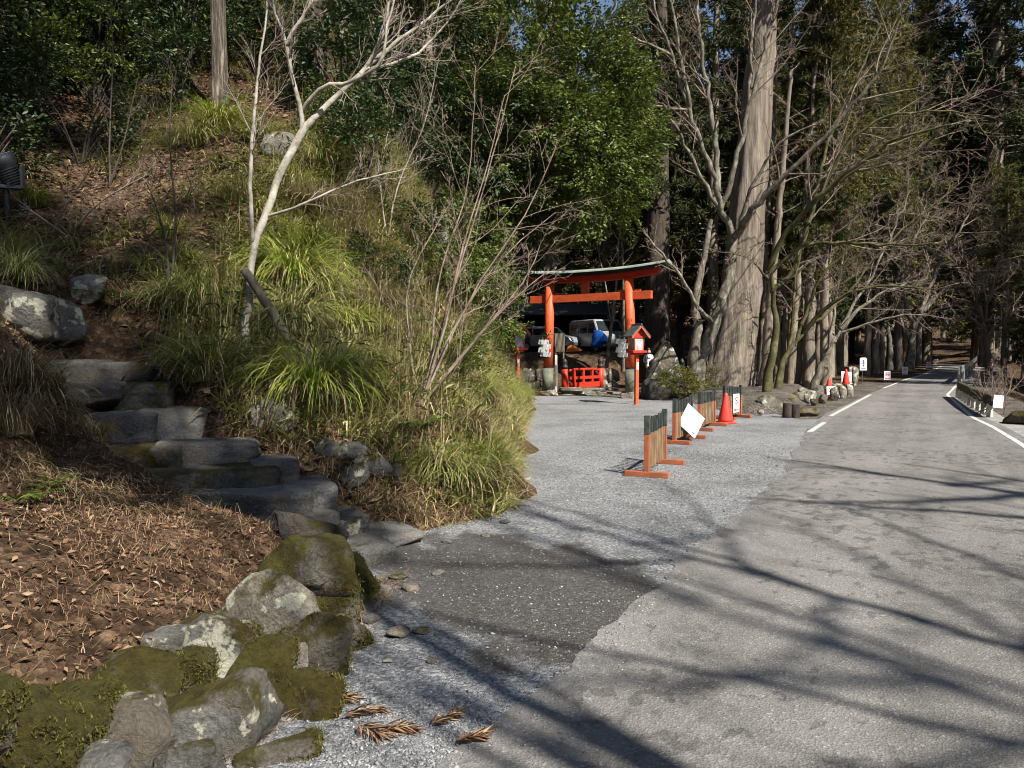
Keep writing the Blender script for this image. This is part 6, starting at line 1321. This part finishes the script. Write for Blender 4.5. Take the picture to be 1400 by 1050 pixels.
for k, (px, py) in enumerate([(420, 470), (470, 540), (530, 540), (560, 590), (500, 350), (380, 330), (330, 330), (150, 430), (590, 450), (620, 500), (30, 690), (60, 670), (545, 510), (460, 260), (310, 230)]):
    g = hill_at(px, py, 3.5); t = empty('fern', g, 'low green fern growing among grass on the slope', 'fern', 'ferns on the slope', k * 1.1); s_ = rgu.uniform(0.7, 1.2) * (0.5 if py > 640 else 1); t.scale = (s_, s_, s_); link('fronds', FM[k % 2], None, t)
# ================================================================== sedge clumps, bank cover, litter, pebbles
rgg = np.random.default_rng(123)
SK = [[sedge_mesh('blades', nb_, rd_, lb_, wb_, rgg, dr_, (0.25, -0.35)) for nb_, rd_, lb_, wb_, dr_ in ((420, 0.30, 0.72, 0.010, 2.0), (300, 0.42, 0.60, 0.008, 1.5), (360, 0.36, 0.85, 0.010, 2.5))] for _ in range(3)]
for j, mk in enumerate(('sedge', 'sedge_bright', 'sedge_dry')):
    for me in SK[j]: me.materials.append(M[mk])
DEAD = sedge_mesh('dead_blades', 160, 0.34, 0.6, 0.010, rgg, 2.7, (0.3, -0.45)); DEAD.materials.append(M['sedge_dry'])
def sedge(px, py, dmin, s, kind, label, i):
    g = hill_at(px, py, dmin)
    t = empty('sedge_clump', g, label, 'sedge', 'sedge clumps on the slope', rgg.uniform(-0.5, 0.5)); t.scale = (s, s, s)
    t.scale = (s * rgg.uniform(0.85, 1.2), s * rgg.uniform(0.85, 1.2), s * rgg.uniform(0.75, 1.15)); t.rotation_euler = (rgg.normal() * 0.12, rgg.normal() * 0.12, rgg.uniform(-0.7, 0.7)); link('blades', SK[kind][i % 3], None, t); link('dead_blades', DEAD, None, t)
CL = [(285, 515, 5.0, 1.15, 0, 'dense green sedge clump drooping over the top steps'), (262, 492, 5.0, 0.8, 0, 'smaller sedge clump tucked behind the one over the top steps'), (425, 540, 5.0, 1.15, 1, 'bright sedge clump right of the sapling foot'), (455, 520, 5.0, 0.9, 0, 'sedge clump behind the bright one by the sapling foot'), (640, 655, 5.5, 1.3, 0, 'big arching sedge clump at the corner of the bank'), (600, 650, 5.5, 0.9, 0, 'sedge clump on the shaded side of the corner clump'), (668, 650, 6.0, 0.95, 1, 'bright sedge clump at the gravel corner of the bank'),
    (230, 325, 6.0, 0.75, 1, 'fresh green sedge clump alone in the leaf litter'), (205, 375, 6.0, 0.8, 0, 'dull sedge clump below the fresh green one'), (250, 365, 6.0, 0.8, 0, 'sedge clump between fresh green one and the stake'), (330, 275, 7.0, 1.15, 0, 'round sedge clump left of the sapling stem'), (278, 430, 6.0, 1.1, 0, 'wide drooping sedge clump left of the sapling base'), (235, 420, 6.0, 0.9, 0, 'sedge clump at the head of the steps'), (300, 395, 6.0, 0.9, 0, 'sedge clump behind the stake top'),
    (400, 380, 6.0, 1.2, 1, 'bright sedge clump right of the stake'), (430, 350, 6.0, 1.1, 1, 'bright sedge clump above the stake'), (440, 410, 6.0, 1.1, 0, 'sedge clump hanging below the bright ones near the stake'), (400, 440, 6.0, 1.0, 0, 'sedge clump around the stake foot'), (430, 290, 7.0, 1.2, 2, 'straw coloured sedge clump right of the sapling stem'), (470, 330, 7.0, 1.1, 2, 'straw coloured sedge clump above the middle bank'), (400, 265, 7.0, 0.9, 0, 'sedge clump by the lower sapling branch'),
    (300, 175, 8.0, 1.2, 1, 'bright sedge clump high by the peeling cedar'), (355, 190, 8.0, 1.1, 1, 'bright sedge clump high beside the sapling fork'), (270, 200, 8.0, 0.9, 0, 'sedge clump in shade high on the slope'), (440, 230, 8.0, 1.0, 0, 'sedge clump under the sapling fork'), (480, 290, 8.0, 1.0, 2, 'dry sedge clump near the lower branch tip'), (20, 380, 5.0, 0.8, 0, 'sedge clump above the lichen boulder'), (45, 285, 5.0, 0.7, 1, 'small bright sedge clump under the spotlight'), (10, 350, 5.0, 0.7, 0, 'dull sedge clump left above the lichen boulder'),
    (480, 450, 6.0, 1.0, 1, 'bright sedge clump in the middle of the bank'), (500, 500, 6.0, 0.9, 0, 'sedge clump above the white crusted stones'), (540, 470, 6.0, 1.0, 2, 'dry sedge clump under the reddish stems'), (590, 480, 7.0, 0.9, 1, 'bright sedge clump right of the reddish stems'), (520, 420, 7.0, 0.9, 2, 'dry sedge clump left of the reddish stems'), (660, 545, 8.0, 1.0, 1, 'bright sedge clump low on the far bank'), (690, 545, 10.0, 0.9, 1, 'bright sedge clump at the foot of the bank lantern'), (712, 545, 14.0, 0.9, 1, 'yellow green sedge clump beside the left gate pillar'), (640, 590, 7.0, 0.9, 2, 'straw coloured sedge clump above the big corner clump'),
    (20, 520, 3.8, 0.7, 2, 'dead drooping grass clump on the mound left of the steps'), (60, 545, 4.0, 0.7, 2, 'dead grass clump hanging beside the upper steps'), (130, 600, 4.6, 0.45, 2, 'small tuft of dead grass beside the middle steps'), (20, 600, 3.6, 0.6, 2, 'dead grass clump low on the mound left of the steps'), (480, 790, 4.2, 0.32, 2, 'little dry grass tuft at the wall end by the lowest step'), (500, 830, 4.0, 0.28, 0, 'little green grass tuft between wall and gravel')]
for i, a in enumerate(CL): sedge(*a, i)

def on_slope(n, x0, x1, y0, y1, umin, umax, dens=None):
    """random points on the hillside between two distances from its foot"""
    y = rgg.uniform(y0, y1, n * 3); u = rgg.uniform(umin, umax, n * 3); x = base_x(y) - u
    ok = (x > x0) & (x < x1)
    if dens is not None: ok &= rgg.uniform(size=len(x)) < dens(x, y, u)
    x = x[ok][:n]; y = y[ok][:n]
    d2 = np.min(np.hypot(x[:, None] - STAIR[None, :, 0], y[:, None] - STAIR[None, :, 1]), axis=1)
    k = d2 > 0.62; x = x[k]; y = y[k]
    return np.stack([x, y, hill_z(x, y)], axis=1)
def patchy(s, t0, seed): return lambda x, y, u: np.array([1.0 if mnoise.noise(Vector((a * s, b * s, seed))) > t0 else 0.12 for a, b in zip(x, y)])
def bladestuff(name, P, L, Wd, el, droop, m, label, k=3, azb=None, spread=PI):
    n = len(P); az = rgg.uniform(-spread, spread, n) + (0 if azb is None else azb)
    V, F = blades_arrays(P - np.array([0, 0, 0.02]), az, rgg.uniform(el[0], el[1], n), rgg.uniform(L[0], L[1], n), rgg.uniform(Wd[0], Wd[1], n), rgg.uniform(droop[0], droop[1], n), k)
    return tag(link(name, npmesh(name, V, F), m), label, None, None, 'stuff')
# sunlit bank: bamboo grass, straw
P = on_slope(42000, -7, 1.5, 6.9, 27, -0.05, 3.8, patchy(1.1, -0.25, 1.0)); bladestuff('bamboo_grass', P, (0.18, 0.46), (0.012, 0.028), (0.2, 1.3), (0.6, 2.2), M['sasa'], 'tangled green and straw bamboo grass covering the sunny bank', 2, -0.7, 2.2)
P = on_slope(58000, -5, 1.5, 6.5, 20, -0.08, 2.6, patchy(0.9, -0.3, 5.0)); bladestuff('dry_grass', P, (0.10, 0.36), (0.003, 0.008), (-0.1, 1.3), (0.3, 2.6), M['straw'], 'matted dry straw grass on the lower bank', 2, -0.7, 2.4)
P = on_slope(9000, -9, 1.0, 8.0, 24, 1.5, 7.5, patchy(0.6, 0.0, 9.0)); bladestuff('upper_grass', P, (0.2, 0.5), (0.008, 0.018), (0.3, 1.3), (0.8, 2.4), M['sedge'], 'scattered grass on the upper slope', 4, -0.7, 1.8)
P = on_slope(5200, -6, 1.2, 6.9, 24, 0.1, 4.0, patchy(0.8, -0.1, 12.0)); bladestuff('dry_stems', P, (0.35, 0.95), (0.003, 0.006), (0.7, 1.5), (-0.3, 0.7), M['sedge_dry'], 'tall thin dry stems standing in the bank grass', 3, 0.3, 1.6)
P = on_slope(6000, -6, 1.2, 7.2, 24, 0.2, 4.5, patchy(0.7, 0.0, 15.0)); litter_leaf = leaves_arrays(P + rgg.uniform(0.05, 0.6, (len(P), 1)) * np.array([0, 0, 1.0]), rand_dirs(len(P)) * np.array([1, 1, 0.4]), np.array([0, 0, 1.0]) + rand_dirs(len(P)) * 0.6, rgg.uniform(0.06, 0.2, len(P)), rgg.uniform(0.015, 0.035, len(P))); tag(link('bank_leaves', npmesh('bank_leaves', *litter_leaf), M['leaf_green']), 'loose green leaves of low weeds tangled in the bank grass', None, None, 'stuff')
# edge of the bank along the gravel: short dead stalks
P = on_slope(6000, -3, 1.6, 5.0, 26, -0.18, 0.35); bladestuff('edge_grass', P, (0.06, 0.2), (0.003, 0.008), (0.0, 1.2), (0.3, 2.4), M['straw'], 'short dead grass along the foot of the bank')
P = on_slope(2600, -3, -0.5, 2.3, 5.2, -0.30, 0.05); bladestuff('wall_foot_grass', P * np.array([1, 1, 0]) + np.array([0, 0, 0.01]), (0.05, 0.16), (0.002, 0.005), (-0.1, 0.9), (0.1, 1.8), M['needle'], 'dry stalks and needles along the foot of the stone wall')
# leaf litter on the slope and terrace
def litter(name, P, L, m, label, ratio=0.45, tilt=0.45):
    n = len(P); D = np.stack([rgg.normal(size=n), rgg.normal(size=n), rgg.normal(size=n) * 0.35], axis=1); Nn = np.array([0, 0, 1.0]) + rgg.normal(size=(n, 3)) * tilt
    l = rgg.uniform(L[0], L[1], n); V, F = leaves_arrays(P + np.array([0, 0, 0.012]) + rgg.uniform(0, 0.015, (n, 1)) * np.array([0, 0, 1.0]), D, Nn, l, l * ratio * rgg.uniform(0.6, 1.3, n), 0.14)
    return tag(link(name, npmesh(name, V, F), m), label, None, None, 'stuff')
P = on_slope(16000, -9, 1, 6.5, 20, 0.3, 9.0); litter('slope_litter', P, (0.06, 0.14), M['litter'], 'brown fallen leaves lying over the slope')
P = on_slope(11000, -5, -0.5, 1.5, 6.6, 0.05, 4.0); litter('terrace_litter', P, (0.014, 0.05), M['litter'], 'brown fallen leaves on the terrace above the wall')
P = on_slope(56000, -5, -0.6, 2.0, 6.4, 0.10, 4.0, patchy(1.3, -0.25, 2.0)); bladestuff('terrace_needles', P, (0.025, 0.085), (0.0016, 0.0038), (0.1, 1.5), (0.2, 2.2), M['needle'], 'reddish dry needles and stubble on the terrace', 2)
P = on_slope(9000, -6, -0.5, 2.0, 7.4, 0.1, 4.5); bladestuff('dry_stalks', P, (0.05, 0.20), (0.0016, 0.004), (-0.2, 0.7), (-0.6, 1.2), M['sedge_dry'], 'thin dry stalks strewn over terrace and steps side', 3)
P = on_slope(7000, -9, -1.2, 4.5, 9.0, 1.2, 6.0, patchy(1.2, 0.05, 7.0)); bladestuff('mound_grass', P, (0.12, 0.32), (0.003, 0.006), (0.0, 1.0), (1.2, 2.8), M['sedge_dry'], 'dead hanging grass on the mound beside the steps', 4, -0.9, 1.2)
# moss fuzz on the wall stones
mp3 = []
for o in wall.children:
    if o.data.materials[0].name not in ('rock_mossy',): continue
    me = o.data; mw = Matrix.LocRotScale(Vector(wall.location) + o.location, o.rotation_euler, None)
    nv = len(me.vertices)
    for v in me.vertices:
        for _ in range(5):
            n_ = v.normal
            if n_.z < -0.3 or mnoise.noise(v.co * 3.0) < -0.15: continue
            t1 = n_.orthogonal(); mp3.append((mw @ (v.co + t1 * random.uniform(-0.03, 0.03) + n_.cross(t1) * random.uniform(-0.03, 0.03)))[:] )
mp3 = np.array(mp3); bladestuff('wall_moss', mp3, (0.008, 0.024), (0.002, 0.0045), (0.2, 1.5), (0.2, 1.8), M['mossblade'], 'short green moss growing on the wall stones', 2)
# litter caught on the treads
tp = []
for o in stairs.children:
    mw = Matrix.LocRotScale(Vector(stairs.location) + o.location, o.rotation_euler, None); zt = max(v.co.z for v in o.data.vertices)
    c_ = [v.co for v in o.data.vertices if v.normal.z > 0.8 and v.co.y > -0.05]
    for _ in range(26):
        if c_: q = random.choice(c_); tp.append((mw @ (q + Vector((random.uniform(-0.04, 0.04), random.uniform(-0.02, 0.05), 0.004))))[:])
tp = np.array(tp); bladestuff('tread_litter', tp + np.array([0, 0, 0.02]), (0.03, 0.11), (0.002, 0.006), (-0.15, 0.35), (-0.2, 0.5), M['needle'], 'dry needles and stalks lying on the stone treads', 2)
# pebbles near the camera
def pebbles(name, X, Y, S, zf, label):
    n = len(X); base = np.array([[1, 0, 0], [0, 1, 0], [-1, 0, 0], [0, -1, 0], [0, 0, 1], [0, 0, -1.0]])
    F0 = np.array([[0, 1, 4], [1, 2, 4], [2, 3, 4], [3, 0, 4], [1, 0, 5], [2, 1, 5], [3, 2, 5], [0, 3, 5]])
    J = base[None] * (1 + rgg.normal(size=(n, 6, 1)) * 0.18) * np.stack([rgg.uniform(0.7, 1.3, n), rgg.uniform(0.7, 1.3, n), rgg.uniform(0.4, 0.8, n)], axis=1)[:, None, :] * S[:, None, None]
    a = rgg.uniform(0, 2 * PI, n); c, s = np.cos(a)[:, None], np.sin(a)[:, None]
    tl = rgg.normal(size=n)[:, None] * 0.5
    x = J[..., 0] * c - J[..., 1] * s; y = J[..., 0] * s + J[..., 1] * c; z = J[..., 2] + x * tl * 0.5
    V = np.stack([x + X[:, None], y + Y[:, None], z + (zf + S * 0.25)[:, None]], axis=-1).reshape(-1, 3)
    F = (F0[None] + np.arange(n)[:, None, None] * 6).reshape(-1, 3)
    return tag(link(name, npmesh(name, V, F), M['pebble']), label, None, None, 'stuff')
n = 26000; y = 2.2 + 10.0 * rgg.uniform(size=n) ** 1.7; x0 = base_x(y) - 0.15; x1 = road_l(y) + 0.12; x = x0 + (x1 - x0) * rgg.uniform(size=n)
kp = (((x - 0.12) / 1.3) ** 2 + ((y - 5.0) / 1.8) ** 2 > 1) | (rgg.uniform(size=n) > 0.85); x = x[kp]; y = y[kp]; n = len(x)
pebbles('gravel_stones', x, y, rgg.uniform(0.003, 0.008, n) * (1 + 0.06 * y) * np.where(rgg.uniform(size=n) > 0.985, 1.9, 1.0), np.zeros(n), 'loose grey gravel stones of the forecourt')
n = 1500; y = 2.5 + 12 * rgg.uniform(size=n) ** 1.3; x = road_l(y) + np.abs(rgg.normal(size=n)) * 0.16; pebbles('road_grit', x, y, rgg.uniform(0.003, 0.008, n), np.full(n, 0.007), 'grit scattered over the asphalt edge')
# fallen cedar sprays and leaves on the gravel by the wall
for i, (px, py, s_, rz, lab) in enumerate([(465, 985, 0.16, 0.4, 'brown cedar spray lying against the wall foot'), (487, 998, 0.15, -0.6, 'brown cedar spray crossing the one at the wall foot'), (520, 1003, 0.12, 0.1, 'small brown cedar spray on the gravel'), (588, 998, 0.13, 0.8, 'brown cedar spray fanned out on the gravel'), (622, 1022, 0.14, 0.5, 'brown cedar spray at the asphalt edge'), (430, 965, 0.16, 0.2, 'brown cedar spray under the mossy stones')]):
    g = gp(px, py); n = 46; t_ = rgg.uniform(0, 1, n); sd = rgg.choice([-1, 1], n)
    Pp = np.stack([t_ * s_, sd * 0.0 * t_, 0.008 + 0.02 * rgg.uniform(size=n)], axis=1); Dp = np.stack([np.ones(n), sd * rgg.uniform(0.2, 0.8, n), rgg.normal(size=n) * 0.25], axis=1)
    V, F = leaves_arrays(Pp, Dp, np.array([0, 0, 1.0]) + rgg.normal(size=(n, 3)) * 0.3, rgg.uniform(0.05, 0.11, n), rgg.uniform(0.005, 0.01, n)); o = link('fallen_spray', npmesh('fallen_spray', V, F), M['needle']); o.location = tuple(g + np.array([0, 0, 0.006])); o.rotation_euler = (0, 0, rz); tag(o, lab, 'twig', 'fallen cedar sprays')
